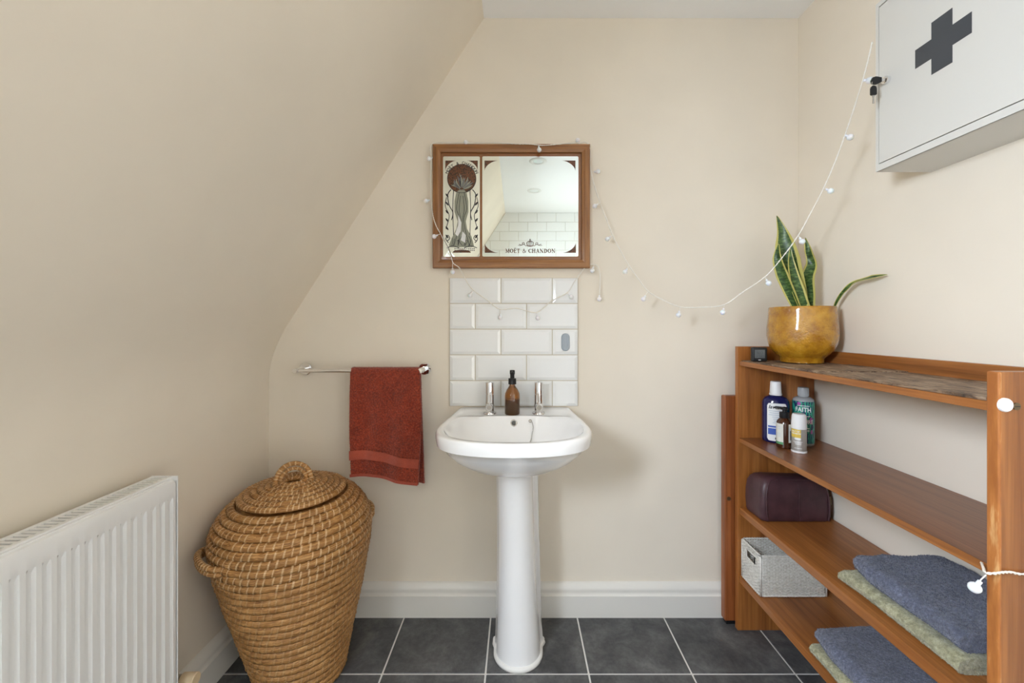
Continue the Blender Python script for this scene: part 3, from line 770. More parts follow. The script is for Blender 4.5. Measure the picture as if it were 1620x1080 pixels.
rnd = random.Random(11)
for i in range(15):
    a = PI*(.08+.84*i/14); r = rnd.uniform(15, 21)
    lf.append(leafp(730.5+3*math.cos(a), 300-3*math.sin(a), 730.5+r*math.cos(a), 298-r*1.15*math.sin(a), 1.5, rnd.uniform(-2.5, 2.5)))
flat('printed_leaves', lf[::2], 'ink_sage', pan, 3); flat('printed_leaves', lf[1::2], 'ink_slate', pan, 4)
def curve(pts, w): dk.extend(ribbon([G(x, y) for x, y in spl2(pts, 5)], w*k))
for s in (-1, 1):
    m = lambda x: 730.5+s*x
    curve([(m(17), 300), (m(22), 308), (m(20), 324), (m(14), 336), (m(16), 348)], 1.3)
    curve([(m(24), 312), (m(26), 326), (m(20), 340), (m(22), 352), (m(25), 362)], 1.0)
    curve([(m(21), 384), (m(25), 378), (m(22), 372), (m(19), 377), (m(23), 381)], 1.1)
    curve([(m(13), 300), (m(14), 330), (m(13), 372)], 1.0); curve([(m(4), 305), (m(8), 330), (m(3), 350), (m(12), 388)], .8)
    curve([(m(2), 310), (m(4), 332), (m(1), 352), (m(6), 389)], .7); curve([(m(24), 392), (m(14), 389), (m(4), 392)], 1.0)
    for q in range(6): lf2 = leafp(m(21), 312+q*13, m(25.5), 306+q*13, 1.4, 0); dk.append(lf2)
for q in range(9): x = 715+q*3.8; curve([(x, 376+rnd.uniform(-5, 5)), (x+rnd.uniform(-4, 4), 381), (x+rnd.uniform(-3, 3), 389)], .7)
dk += ribbon(arcpts(730.5, 282.5, 22.6, 0, 2*PI, 40), .8*k)
flat('printed_lines', dk, 'ink_black', pan, 5)
flat('printed_lines', [[G(x, y) for x, y in ((725, 340), (730, 352), (729, 366), (724, 374), (720, 370), (725, 356))], [G(x, y) for x, y in ((732, 366), (737, 372), (736, 384), (729, 380))]], 'label_white', pan, 6)
# arched lettering over the disc
word = 'MO\u00cbT & CHANDON'; bm_all = bmesh.new()
for i, ch in enumerate(word):
    if ch == ' ': continue
    a = PI*(.86-.72*i/(len(word)-1)); tm = text_mesh(ch, .0155); cxy = G(730.5+25.6*math.cos(a), 283.5-25.6*math.sin(a))
    Mx = Matrix.Translation((cxy[0], GY-.0006-.0012, cxy[1])) @ Matrix.Rotation(-(a-PI/2), 4, 'Y') @ Matrix.Rotation(PI/2, 4, 'X')
    bmesh.ops.transform(tm, matrix=Mx, verts=tm.verts); me = bpy.data.meshes.new('x'); tm.to_mesh(me); tm.free(); bm_all.from_mesh(me); bpy.data.meshes.remove(me)
fin('lettering', bm_all, 'ink_black', pan, normals=False)
flat('printed_lines', [q for r in (393.2, 396) for q in [[G(x, r-.7), G(x+2.0, r-.7), G(x+2.0, r+.7), G(x, r+.7)] for x in range(719, 752, 3)]], 'ink_slate', pan, 5)

# ------------------------------------------------------------------ laundry basket
BC = Vector((-.722, 1.308, 0))
lb = thing('laundry_basket', 'tall coiled straw laundry basket with lid beside the radiator', 'basket', BC)
bp = [(.124, .0), (.142, .08), (.165, .17), (.188, .26), (.208, .35), (.219, .41), (.223, .45), (.220, .482), (.208, .512), (.190, .537), (.170, .555), (.150, .566)]
LEAN = .05     # it leans a little towards the wall
def leaned(bm):
    for v in bm.verts: v.co.x += LEAN*(.45-v.co.z)
    return bm
def walk(prof, pitch):
    q = spline([Vector((r, z, 0)) for r, z in prof], 10); out = [q[0]]; acc = 0
    for a, b in zip(q, q[1:]):
        d = (b-a).length
        while acc+d >= pitch:
            u = (pitch-acc)/d; a = a+(b-a)*u; d = (b-a).length; acc = 0; out.append(a.copy())
        acc += d
    return out
rnd = random.Random(5)
def coil(r, z, tx, tz, hp, th, parent, ns=60, off=0, name='coil'):
    """one straw coil: ring with an oval section standing along the wall direction (tx, tz)"""
    bm = bmesh.new(); rings = []; ph = rnd.random()*9; seg = ns*4
    for i in range(seg):
        a = 2*PI*i/seg; w = noise.noise(Vector((math.cos(a)*2.2, math.sin(a)*2.2, ph)))*.0018; th2 = th*(1+.12*noise.noise(Vector((math.cos(a)*9, math.sin(a)*9, ph+4))))*(1-.34*(.5+.5*math.cos(ns*(a-off)))**4); rg = []
        for k_ in range(8):
            b = 2*PI*k_/8; u, v = hp*math.cos(b), th2*math.sin(b)
            rr = r+w+tx*u+tz*v; zz = z+w*.6+tz*u-tx*v; rg.append(BC+Vector((rr*math.cos(a), rr*math.sin(a), zz)))
        rings.append(rg)
    vs = [[bm.verts.new(p) for p in q] for q in rings]
    for i in range(seg):
        p, q = vs[i], vs[(i+1) % seg]
        for k_ in range(8): bm.faces.new((p[k_], p[(k_+1) % 8], q[(k_+1) % 8], q[k_]))
    return fin(name, leaned(bm), 'straw', parent, smooth=True)
st, st_low = bmesh.new(), bmesh.new()
def stitches(bm, r, z, tx, tz, hp, th, n, off, wid, slant):
    for i in range(n):
        if rnd.random() < .07: continue
        a0 = 2*PI*(i+rnd.uniform(-.10, .10))/n+off; w = wid*rnd.uniform(.75, 1.2); rows = []
        for k_ in range(6):
            b = PI*(.02+.96*k_/5); u, v = hp*1.06*math.cos(b), th*1.0*math.sin(b)+.0009
            rr = r+tx*u+tz*v; zz = z+tz*u-tx*v; aa = a0+slant*(math.cos(b))/r
            rows.append([BC+Vector((rr*math.cos(aa+s*w/2/r), rr*math.sin(aa+s*w/2/r), zz)) for s in (-1, 1)])
        loft(bm, rows, False)
pts = walk(bp, .0225); N = len(pts)
body_coils = []
for i, p in enumerate(pts):
    t_ = (pts[min(i+1, N-1)]-pts[max(i-1, 0)]).normalized()
    n_s = int(2*PI*p.x/(.0185 if i < N*.70 else .0205)); of = rnd.random()*6; top_ = i > N*.66
    coil(p.x, p.y+.011, t_.x, t_.y, .0116, .0105, lb, n_s, of)
    stitches(st if top_ else st_low, p.x, p.y+.011, t_.x, t_.y, .0116, .0105*(.94 if top_ else .80), n_s, of, .0044 if top_ else .0040, .003)
stuff(fin('stitching', leaned(st), 'straw_wrap', lb, smooth=True))
stuff(fin('stitching', leaned(st_low), 'straw_bind', lb, smooth=True))
fin('inner_lining', leaned(lathe([(.0, .004)]+[(p.x-.004, p.y+.008) for p in pts], BC, 48)), 'straw', lb, smooth=True)
lid = fin('lid', leaned(lathe([(0, .606), (.03, .605), (.07, .602), (.12, .592), (.142, .584), (.142, .577), (0, .577)], BC, 40)), 'straw', lb, smooth=True)
st = bmesh.new(); lp = walk([(.146, .587), (.115, .599), (.075, .609), (.035, .614), (.012, .615)], .0195)
for i, p in enumerate(lp):
    t_ = (lp[min(i+1, len(lp)-1)]-lp[max(i-1, 0)]).normalized(); t_ = Vector((t_.x, t_.y, 0))
    if p.x < .014: continue
    n_s = max(8, int(2*PI*p.x/.0135)); of = rnd.random()*6
    coil(p.x, p.y, t_.x, t_.y, .0104, .0095, lid, n_s, of)
    stitches(st, p.x, p.y, t_.x, t_.y, .0104, .0090, n_s, of, .0036, .003)
stuff(fin('stitching', leaned(st), 'straw_wrap', lid, smooth=True))
def wrapped(bm, bw, path, r, gap):
    tube(bm, path, r, 8)
    L = 0
    for a, b in zip(path, path[1:]):
        L += (b-a).length
        if L > gap:
            L = 0; d = (b-a).normalized(); tube(bw, [a, a+d*.0038], r*1.09, 8)
# lid handle: arch facing the camera
bm, bw = bmesh.new(), bmesh.new(); hd = Vector((.93, .36, 0)).normalized()
arch = [BC+hd*(.052*math.cos(PI*i/20))+Vector((0, 0, .603+.064*math.sin(PI*i/20)**.8))+Vector((-.36, .93, 0))*(.02*math.sin(PI*i/20)) for i in range(21)]
wrapped(bm, bw, arch, .0078, .009)
arch2 = [BC+hd*(.039*math.cos(PI*i/18))+Vector((0, 0, .603+.050*math.sin(PI*i/18)**.8))+Vector((-.36, .93, 0))*(.014*math.sin(PI*i/18)) for i in range(19)]
wrapped(bm, bw, arch2, .006, .009)
h_ = fin('lid_handle', leaned(bm), 'straw', lb, smooth=True); stuff(fin('stitching', leaned(bw), 'straw_wrap', h_, smooth=True))
for ang in (math.radians(-134), math.radians(51)):
    bm, bw = bmesh.new(), bmesh.new(); d = Vector((math.cos(ang), math.sin(ang), 0)); s = Vector((-d.y, d.x, 0))
    for dz, rr in ((0, .008), (-.014, .007)):
        lp_ = [BC+d*(.200+.052*math.sin(PI*i/20)**.7)+s*(.078*math.cos(PI*i/20))+Vector((0, 0, .452+dz+.012*math.sin(PI*i/20))) for i in range(21)]
        wrapped(bm, bw, lp_, rr, .010)
    h_ = fin('side_handle', leaned(bm), 'straw', lb, smooth=True); stuff(fin('stitching', leaned(bw), 'straw_wrap', h_, smooth=True))

# ------------------------------------------------------------------ shelf unit on the right wall
SX0, SX1, SXE = .818, 1.088, .810
YF0, YF1, YN0, YN1, ST = 1.478, 1.496, .676, .694, 1.045
ZS = [(.975, .9915), (.692, .709), (.429, .455), (.179, .203)]
un = thing('shelf_unit', 'open orange wood shelf unit along the right wall', 'shelf', (.95, 1.08, 0))
fin('end_panel', B(SXE, 1.092, YF0, YF1, 0, ST, bev=.0015), 'teak_z', un)
pn = fin('end_panel', B(SXE+.004, 1.092, YN0, YN1, 0, ST, bev=.0012), 'teak_z', un)
fin('panel_edge', B(SXE, SXE+.006, YN0-.0003, YN1, 0, ST-.0005, bev=.002), 'worn_edge', un)
for k_, (z0, z1) in enumerate(ZS):
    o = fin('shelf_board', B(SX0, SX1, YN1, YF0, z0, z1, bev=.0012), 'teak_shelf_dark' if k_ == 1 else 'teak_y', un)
    fin('board_lipping', B(SX0-.0022, SX0+.001, YN1+.0005, YF0-.0005, z0+.0004, z1-.0002, bev=.0008), 'teak_y', o)
fin('back_rail', B(1.074, SX1, YN1, YF0, ZS[0][1], 1.034, bev=.0012), 'teak_y', un)
p = P(1588, 640, YN0); bm = bmesh.new(); tube(bm, [Vector((p.x, YN0, p.z)), Vector((p.x, YN0-.003, p.z)), Vector((p.x, YN0-.005, p.z)), Vector((p.x, YN0-.0055, p.z))], [.0118, .0118, .0105, .008], 28)
o = fin('round_cap', bm, 'white_plastic', un, smooth=40); o['label'] = 'white round plastic cap'
p = P(1607.5, 642.5, YN0); bm = bmesh.new(); tube(bm, [Vector((p.x, YN0, p.z)), Vector((p.x, YN0-.0016, p.z)), Vector((p.x, YN0-.002, p.z))], [.0062, .0062, .0045], 18)
o = fin('screw', bm, 'brass_aged', un, smooth=40); o['label'] = 'dark aged screw head'
fin('screw_slot', B(p.x-.0045, p.x+.0045, YN0-.0023, YN0-.0018, p.z-.0006, p.z+.0006), 'dark_hole', o)
# upright timber between unit and wall
ps = thing('timber_post', 'red brown timber upright between shelf unit and wall', 'post', (.81, 1.526, 0))
fin('post', B(.778, .862, 1.507, 1.538, .012, .858, bev=.005, seg=3), 'mahogany_z', ps)
fin('foot_pad', B(.785, .855, 1.510, 1.535, 0, .013), 'black_plastic', ps)
p = P(1153, 788.5, 1.507); bm = bmesh.new(); tube(bm, [Vector((p.x, 1.5075, p.z)), Vector((p.x, 1.5058, p.z))], .0075, 16); fin('bolt', bm, 'brass_aged', ps, smooth=40)
# bark-pattern boards lying on the top shelf
seams = [1.470, 1.296, 1.100, .902, .700]
lab = ['wood grain board under the clock on the top shelf', 'wood grain board under the ochre pot on the top shelf', 'wood grain board right of the pot on the top shelf', 'wood grain board on the top shelf by the near end panel']
for k_ in range(4):
    y1, y0 = seams[k_]-.002, seams[k_+1]+.002; z = ZS[0][1]+.0004; dz = .0026*(k_ % 2)
    bm = bmesh.new(); nx, ny = 8, 8; tp = []
    for i in range(nx+1):
        tp.append([Vector((SX0+.001+(1.072-SX0-.001)*i/nx, y0+(y1-y0)*j/ny, z+.003+dz+.0006*noise.noise(Vector((i*.7, j*.7, k_*5))))) for j in range(ny+1)])
    vt = [[bm.verts.new(q) for q in r] for r in tp]
    for i in range(nx):
        for j in range(ny): bm.faces.new((vt[i][j], vt[i+1][j], vt[i+1][j+1], vt[i][j+1]))
    r = bmesh.ops.extrude_face_region(bm, geom=bm.faces[:]); 
    for v in [g for g in r['geom'] if isinstance(g, bmesh.types.BMVert)]: v.co.z = z
    tag(fin('grain_board', bm, 'bark_board', base=(.95, (y0+y1)/2, z)), lab[k_], 'board', 'boards on the top shelf')
ZT = ZS[0][1]+.0047

# small clock
x, y, s = .846, 1.408, .0245
ck = thing('digital_clock', 'small black square digital clock on the top shelf', 'clock', (x, y, ZT))
def turned(bm, c, ang): bmesh.ops.rotate(bm, verts=bm.verts, cent=c, matrix=Matrix.Rotation(ang, 3, 'Z')); return bm
ca = -.20; cc = (x, y, ZT)
fin('case', turned(B(x-s, x+s, y-.009, y+.011, ZT, ZT+.050, bev=.005, seg=3), cc, ca), 'black_plastic', ck, smooth=40)
scn = fin('screen', turned(B(x-.016, x+.016, y-.0095, y-.0085, ZT+.0125, ZT+.0415), cc, ca), 'screen_grey', ck)
bm = bmesh.new()
for zz, hh, cols_ in ((ZT+.031, .0075, (-.008, -.001, .006)), (ZT+.019, .006, (-.010, -.003, .004, .010))):
    for cx in cols_:
        box(bm, x+cx+.0022-.0005, x+cx+.0022+.0005, y-.0099, y-.0094, zz-hh/2, zz+hh/2)
        if cx in (-.001, .004, -.010): box(bm, x+cx-.0022-.0005, x+cx-.0022+.0005, y-.0099, y-.0094, zz-hh/2, zz)
        for b_ in ((-1, 0, 1) if cx in (-.008, .004) else (-1, 1)): box(bm, x+cx-.0022, x+cx+.0022, y-.0099, y-.0094, zz+b_*hh/2-.0005, zz+b_*hh/2+.0005)
fin('digits', turned(bm, cc, ca), 'screen_mark', scn)
fin('maker_mark', turned(B(x-.005, x+.003, y-.0094, y-.0089, ZT+.0048, ZT+.0072), cc, ca), 'label_white', ck)

# pot with snake plant
PC = Vector((.972, 1.375, ZT))
pt = thing('plant_pot', 'ochre glazed ceramic pot on the top shelf', 'pot', PC)
pp = [(0, 0), (.056, 0), (.062, .002), (.063, .016), (.066, .020), (.078, .030), (.091, .046), (.099, .066), (.103, .092), (.1025, .12), (.0995, .15), (.0975, .178), (.0975, .186), (.0955, .1895), (.092, .188), (.091, .178), (.090, .150), (0, .150)]
bm = lathe(pp[:-1]+[(.0, .150)], PC, 64)
for v in bm.verts:
    d = v.co-PC
    if .02 < d.z < .18: v.co += Vector((d.x, d.y, 0))*(.010*noise.noise(v.co*30)+.006*noise.noise(v.co*80))
fin('pot', bm, 'ochre_glaze', pt, smooth=50)
fin('soil', lathe([(0, .168), (.06, .166), (.0905, .163), (.0905, .151), (0, .151)], PC, 32), 'soil', pt, smooth=True)
sn = thing('snake_plant', 'snake plant with yellow edged upright leaves in the ochre pot', 'plant', PC+Vector((0, 0, .16)))
def leaf(ctrl, widths, face, cup=.18, wave=0.0, stripes=True):
    """ctrl: points along the midrib, face: direction the blade faces"""
    n = 30; mid = spline([Vector(c) for c in ctrl], 8); m = len(mid)
    ws = []
    for i in range(m):
        u = i/(m-1)*(len(widths)-1); a = int(min(u, len(widths)-2)); f = u-a; ws.append(widths[a]*(1-f)+widths[a+1]*f)
    def sheet(u0, u1, lift, name, mat, nu):
        bm = bmesh.new(); rows = []
        for i, p in enumerate(mid):
            t = (mid[min(i+1, m-1)]-mid[max(i-1, 0)]).normalized(); f = Vector(face); f = (f-t*f.dot(t)).normalized(); s = t.cross(f).normalized()
            rows.append([p+s*(ws[i]*(u0+(u1-u0)*k_/nu))+f*(cup*ws[i]*(u0+(u1-u0)*k_/nu)**2+lift+wave*math.sin(i*.5)*(u0+(u1-u0)*k_/nu)) for k_ in range(nu+1)])
        loft(bm, rows, False); bmesh.ops.recalc_face_normals(bm, faces=bm.faces); bmesh.ops.solidify(bm, geom=bm.faces[:], thickness=.0012)
        return fin(name, bm, mat, sn if name == 'leaf' else lf_, smooth=60)
    lf_ = sheet(-.74, .74, 0, 'leaf', 'leaf_green', 8)
    if stripes:
        sheet(-1, -.72, 0, 'leaf_margin', 'leaf_edge', 2); sheet(.72, 1, 0, 'leaf_margin', 'leaf_edge', 2)
    return lf_
LYp = 1.36
FC = (-.55, -.83, .05)
LP = lambda pts, y: [P(a, b, y+dy) for a, b, dy in pts]
leaf(LP([(1268, 494, .0), (1262, 470, 0), (1250, 430, .005), (1243, 395, .01), (1238, 368, .012), (1229, 341, .015)], 1.375), [.020, .026, .034, .036, .028, .014, .0006], FC, .25, .002)
leaf(LP([(1264, 494, .0), (1251, 465, 0), (1238, 435, 0), (1230, 408, .0), (1232, 385, .004)], 1.352), [.012, .017, .019, .014, .0006], (-.75, -.6, .1), .3)
leaf(LP([(1275, 494, 0), (1262, 460, 0), (1252, 420, 0), (1250, 392, 0)], 1.348), [.016, .020, .012, .0006], (-.25, -.95, .1), .3)
leaf(LP([(1280, 494, .0), (1279, 470, 0), (1278, 440, .004), (1284, 418, .008), (1279, 396, .008), (1274, 376, .01)], 1.385), [.019, .021, .022, .016, .011, .0005], (-.75, -.65, 0), .3, .003)
leaf(LP([(1271, 494, 0), (1272, 475, 0), (1272, 457, 0)], 1.35), [.011, .012, .0006], FC, .3)
leaf(LP([(1316, 497, .02), (1323, 478, 0), (1335, 461, -.03), (1352, 448, -.065), (1376, 440.5, -.115), (1404, 434.5, -.16)], 1.33), [.004, .0045, .006, .012, .014, .0006], (-.2, -.75, .62), .3, 0, True)

# ------------------------------------------------------------------ bottles on the second shelf
Z2 = ZS[1][1]+.0002
class Surf:
    """oval bottle side: maps (arc length u, height v) to a point lifted off the surface"""
    def __init__(s, c, r, sx, sy, rot): s.c, s.r, s.sx, s.sy, s.rot = Vector(c), r, sx, sy, rot
    def pt(s, ang, z, lift=0):
        r = s.r(z) if callable(s.r) else s.r
        x, y = (r*s.sx+lift)*math.cos(ang), (r*s.sy+lift)*math.sin(ang); ca, sa = math.cos(s.rot), math.sin(s.rot)
        return s.c+Vector((x*ca-y*sa, x*sa+y*ca, z))
    def ang(s, u, a0):
        r = (s.r if not callable(s.r) else s.r(.05)); L = 0; a = a0; st_ = .01*(1 if u > 0 else -1)
        while L < abs(u): L += r*math.hypot(s.sx*math.sin(a), s.sy*math.cos(a))*.01; a += st_
        return a
    def patch(s, a0, u0, u1, z0, z1, lift, corner=0):
        bm = bmesh.new(); n = 14; a_, b_ = s.ang(u0, a0), s.ang(u1, a0); rows = []; nz = 8
        for i in range(n+1):
            a = a_+(b_-a_)*i/n; e = min(i, n-i)/n*abs(u1-u0); ins = 0
            if corner and e < corner: ins = corner-math.sqrt(max(0, corner**2-(corner-e)**2))
            rows.append([s.pt(a, z0+ins+(z1-z0-2*ins)*k_/nz, lift) for k_ in range(nz+1)])
        loft(bm, rows, False); return bm
    def text(s, word, a0, u0, z, size, lift, shear=0, bold=0, sxk=1):
        tm = text_mesh(word, size, shear, bold)
        for v in tm.verts: v.co = s.pt(s.ang(v.co.x*sxk+u0, a0), z+v.co.y, lift)
        return tm
def face_to(c, off=0): return math.atan2(-c[1], -c[0])+off
# 1 tall dark blue bottle
c = Vector((.919, 1.430, Z2)); rot = face_to(c, .12)+PI/2
bt = thing('mouthwash_bottle', 'dark blue bottle with white cap and white label', 'bottle', c)
prf = [(0, 0), (.036, 0), (.040, .003), (.041, .010), (.041, .135), (.039, .147), (.032, .158), (.020, .164), (.015, .166), (.015, .17)]
fin('bottle', lathe(prf, c, 48, 1.02, .68, rot), 'blue_bottle', bt, smooth=40)
fin('cap', lathe([(0, .166), (.019, .166), (.0198, .168), (.0198, .171), (.0185, .1725), (.0165, .212), (.0155, .2145), (0, .215)], c, 32), 'white_plastic', bt, smooth=35)
S = Surf(c, .041, 1.02, .68, rot); A = -PI/2 if True else 0
# local -Y of the oval faces away from 'rot+pi/2'; pick the side nearest the camera
if (S.pt(-PI/2, .05)-cam.location).length > (S.pt(PI/2, .05)-cam.location).length: A = PI/2
sg = 1
lb_ = fin('label', S.patch(A, -.029, .031, .008, .140, .0004, .009), 'label_white', bt, smooth=True)
fin('lettering', S.text('lavera', A, -.004, .1265, .0175, .0007, .28, .0004), 'ink_black', lb_, normals=False)
bm = bmesh.new()
def addpatch(bm, q): me = bpy.data.meshes.new('x'); q.to_mesh(me); q.free(); bm.from_mesh(me); bpy.data.meshes.remove(me)
addpatch(bm, S.patch(A, -.026, .029, .055, .061, .0007)); addpatch(bm, S.patch(A, -.026, .029, .030, .052, .0007))
fin('label_band', bm, 'label_blue', lb_, smooth=True)
bm = bmesh.new()
for zz, w_ in ((.113, .024), (.106, .022), (.099, .024), (.092, .013), (.085, .010), (.078, .008), (.072, .012)): addpatch(bm, S.patch(A, -w_, w_*.9, zz-.0011, zz+.0011, .0007))
fin('small_print', bm, 'ink_grey', lb_, smooth=True)
fin('emblem', S.patch(A, -.005, .002, .014, .021, .0007), 'ink_black', lb_, smooth=True)
# 2 tall teal bottle
c = Vector((.996, 1.400, Z2)); rot = face_to(c)+PI/2
bt = thing('shampoo_bottle', 'clear bottle with teal leafy label against the shelf end', 'bottle', c)
fin('bottle', lathe([(0, 0), (.029, 0), (.0315, .003), (.032, .008), (.032, .150), (.030, .158), (.022, .164), (.014, .166), (.014, .17)], c, 40), 'clear_cap', bt, smooth=40)
cp = fin('cap', lathe([(0, .167), (.0155, .167), (.0160, .169), (.0160, .196), (.0150, .198), (0, .1985)], c, 30), 'clear_cap', bt, smooth=35)
bm = bmesh.new()
for i in range(30): a_ = 2*PI*i/30; q = c+Vector((.0161*math.cos(a_), .0161*math.sin(a_), 0)); tube(bm, [q+Vector((0, 0, .170)), q+Vector((0, 0, .195))], .0006, 4)
fin('cap_ridge', bm, 'clear_cap', cp)
S = Surf(c, .032, 1, 1, rot); A = -PI/2
if (S.pt(-PI/2, .05)-cam.location).length > (S.pt(PI/2, .05)-cam.location).length: A = PI/2
lb_ = fin('label', S.patch(A, -.048, .048, .010, .152, .0004), 'teal_label', bt, smooth=True)
bm = bmesh.new()
for word, zz, sz in (('FAITH', .124, .0215), ('IN', .103, .016), ('NATURE', .083, .0195)): addpatch(bm, S.text(word, A, 0, zz, sz, .0008, 0, .0005, .80))
for u_ in (-.0145, .0145): addpatch(bm, S.patch(A, u_-.006, u_+.006, .1022, .1036, .0008))
for zz in (.138, .062, .056, .052): addpatch(bm, S.patch(A, -.018, .018, zz-.001, zz+.001, .0008))
fin('lettering', bm, 'label_white', lb_, normals=False)
bm = bmesh.new()
for u_, zz, h_, w_ in ((-.022, .10, .02, .005), (.024, .088, .022, .006), (.026, .05, .014, .004), (-.012, .145, .01, .006)): addpatch(bm, S.patch(A, u_-w_, u_+w_, zz-h_/2, zz+h_/2, .0006, w_))
fin('petal', bm, 'ink_violet', lb_, smooth=True)
bm = bmesh.new(); rnd2 = random.Random(2)
for i in range(22):
    u_, zz = rnd2.uniform(-.036, .036), rnd2.uniform(.014, .148); a1 = rnd2.uniform(-1.2, 1.2); rows = []
    for k_ in range(7):
        t_ = k_/6; w_ = .0022*math.sin(PI*(t_*.96+.02)); uu = u_+.024*t_*math.sin(a1); vv = max(.011, min(.151, zz+.026*(t_-.5)*math.cos(a1)))
        rows.append([S.pt(S.ang(uu+s_*w_, A), vv, .00055) for s_ in (-1, 1)])
    loft(bm, rows, False)
fin('printed_fronds', bm, 'ink_leaf', lb_, normals=False)
# 3 small amber pump bottle
c = Vector((.905, 1.362, Z2)); rot = face_to(c)+PI/2
bt = thing('lotion_bottle', 'small brown bottle with black pump in front of the blue one', 'bottle', c)
fin('bottle', lathe([(0, 0), (.0205, 0), (.0232, .002), (.0238, .006), (.0238, .078), (.0225, .088), (.017, .097), (.012, .101), (.011, .105)], c, 36), 'amber_dark', bt, smooth=40)
pu = fin('pump', lathe([(0, .101), (.0145, .101), (.015, .102), (.0148, .119), (.0065, .120), (.006, .127), (.0105, .128), (.011, .130), (.0105, .135), (.006, .137), (0, .1372)], c, 26), 'black_plastic', bt, smooth=35)
d_ = Vector((-.86, .50, 0)); tube_pts = [c+Vector((0, 0, .133)), c+d_*.024+Vector((0, 0, .1345)), c+d_*.031+Vector((0, 0, .132))]
fin('pump_nozzle', tube(bmesh.new(), tube_pts, [.004, .0034, .0028], 10), 'black_plastic', pu, smooth=40)
S = Surf(c, .0238, 1, 1, rot); A = PI/2 if (S.pt(-PI/2, .05)-cam.location).length > (S.pt(PI/2, .05)-cam.location).length else -PI/2
l1 = fin('label', S.patch(A, -.034, -.003, .022, .083, .0004), 'label_cream', bt, smooth=True); l2 = fin('label', S.patch(A, .012, .034, .022, .083, .0004), 'label_cream', bt, smooth=True)
fin('label_band', S.patch(A, -.034, -.003, .014, .022, .0004), 'label_green', l1, smooth=True)
fin('label_band', S.patch(A, .016, .030, .030, .062, .0007), 'ink_slate', l2, smooth=True)
bm = bmesh.new()
for zz in (.072, .066, .05, .045, .04): addpatch(bm, S.patch(A, -.028, -.010, zz-.0006, zz+.0006, .0007))
fin('small_print', bm, 'ink_grey', l1, smooth=True)
# 4 roll-on
c = Vector((.921, 1.314, Z2)); rot = face_to(c)+PI/2
bt = thing('deodorant_roller', 'roll-on deodorant with white cap and yellow label patch', 'deodorant', c)
fin('body', lathe([(0, 0), (.020, 0), (.0216, .002), (.0216, .006), (.0212, .0065), (.0212, .076), (.020, .079), (.019, .080)], c, 36), 'steel_can', bt, smooth=35)
fin('base_rim', lathe([(.0205, -.0001), (.0222, .001), (.0222, .006), (.0213, .0068)], c, 36), 'white_plastic', bt, smooth=35)
fin('cap', lathe([(0, .0775), (.0218, .0775), (.0222, .079), (.0205, .116), (.0192, .122), (.0165, .125), (0, .1258)], c, 36), 'white_plastic', bt, smooth=40)
S = Surf(c, .0214, 1, 1, rot); A = PI/2 if (S.pt(-PI/2, .05)-cam.location).length > (S.pt(PI/2, .05)-cam.location).length else -PI/2
l1 = fin('label', S.patch(A, -.026, .005, .050, .0765, .0004), 'label_yellow', bt, smooth=True)
bm = bmesh.new(); addpatch(bm, S.text('SALT OF', A, -.010, .070, .0062, .0008, 0, .0002)); addpatch(bm, S.text('THE EARTH', A, -.010, .063, .0054, .0008, 0, .0002))
addpatch(bm, S.patch(A, -.013, .005, .043, .050, .0007, .0034))
for zz, w_ in ((.037, .016), (.033, .012), (.029, .010), (.016, .013)): addpatch(bm, S.patch(A, -w_, w_*.6, zz-.0009, zz+.0009, .0007))
fin('lettering', bm, 'label_white', l1, normals=False)

# ------------------------------------------------------------------ wash bag, wicker basket, folded towels
Z3, Z4 = ZS[2][1]+.0003, ZS[3][1]+.0003
wb = thing('wash_bag', 'dark purple leather wash bag on the third shelf', 'bag', (.955, 1.415, Z3))
x0, x1, y0, y1, hgt = .829, 1.066, 1.362, 1.470, .146
bm = bmesh.new(); rings = []
def rr_ring(x0, x1, y0, y1, r, z, n=6):
    out = []
    for cx, cy, a0 in ((x1-r, y1-r, 0), (x0+r, y1-r, PI/2), (x0+r, y0+r, PI), (x1-r, y0+r, 1.5*PI)):
        for k_ in range(n+1): a = a0+PI/2*k_/n; out.append(Vector((cx+r*math.cos(a), cy+r*math.sin(a), z)))
    return out
for u, i_ in ((0, .006), (.02, .002), (.08, 0), (.3, -.002), (.55, -.001), (.75, .002), (.86, .008), (.93, .016), (.98, .028), (1.0, .043)):
    rings.append(rr_ring(x0+i_, x1-i_*.8, y0+i_*.6, y1-i_, .018, Z3+hgt*u))
vs = loft(bm, rings, True, True, True)
for v in bm.verts:
    d = v.co-Vector((.95, 1.41, Z3)); v.co += Vector((noise.noise(v.co*16), noise.noise(v.co*16+Vector((5, 0, 0))), 0))*.0025
    if d.z > .1: v.co.z += .006*noise.noise(Vector((v.co.x*14, v.co.y*9, 2)))-.010*max(0, (v.co.x-.98))/.1
bmesh.ops.subdivide_edges(bm, edges=[e for e in bm.edges if e.calc_length() > .03], cuts=2, use_grid_fill=True)
bag = fin('body', bm, 'purple_leather', wb, smooth=70)
pth = spline([Vector((x0+.020, y0-.001, Z3+.004)), Vector((x0+.014, y0-.003, Z3+.05)), Vector((x0+.016, y0+.0005, Z3+.10)), Vector((x0+.034, y0+.010, Z3+.133)), Vector((x0+.08, y0+.014, Z3+.139)), Vector((x1-.06, y0+.013, Z3+.137)), Vector((x1-.026, y0+.008, Z3+.122)), Vector((x1-.012, y0+.0005, Z3+.09)), Vector((x1-.010, y0-.003, Z3+.04)), Vector((x1-.012, y0-.001, Z3+.004))], 6)
fin('piping', tube(bmesh.new(), pth, .0028, 8), 'purple_leather', wb, smooth=True)
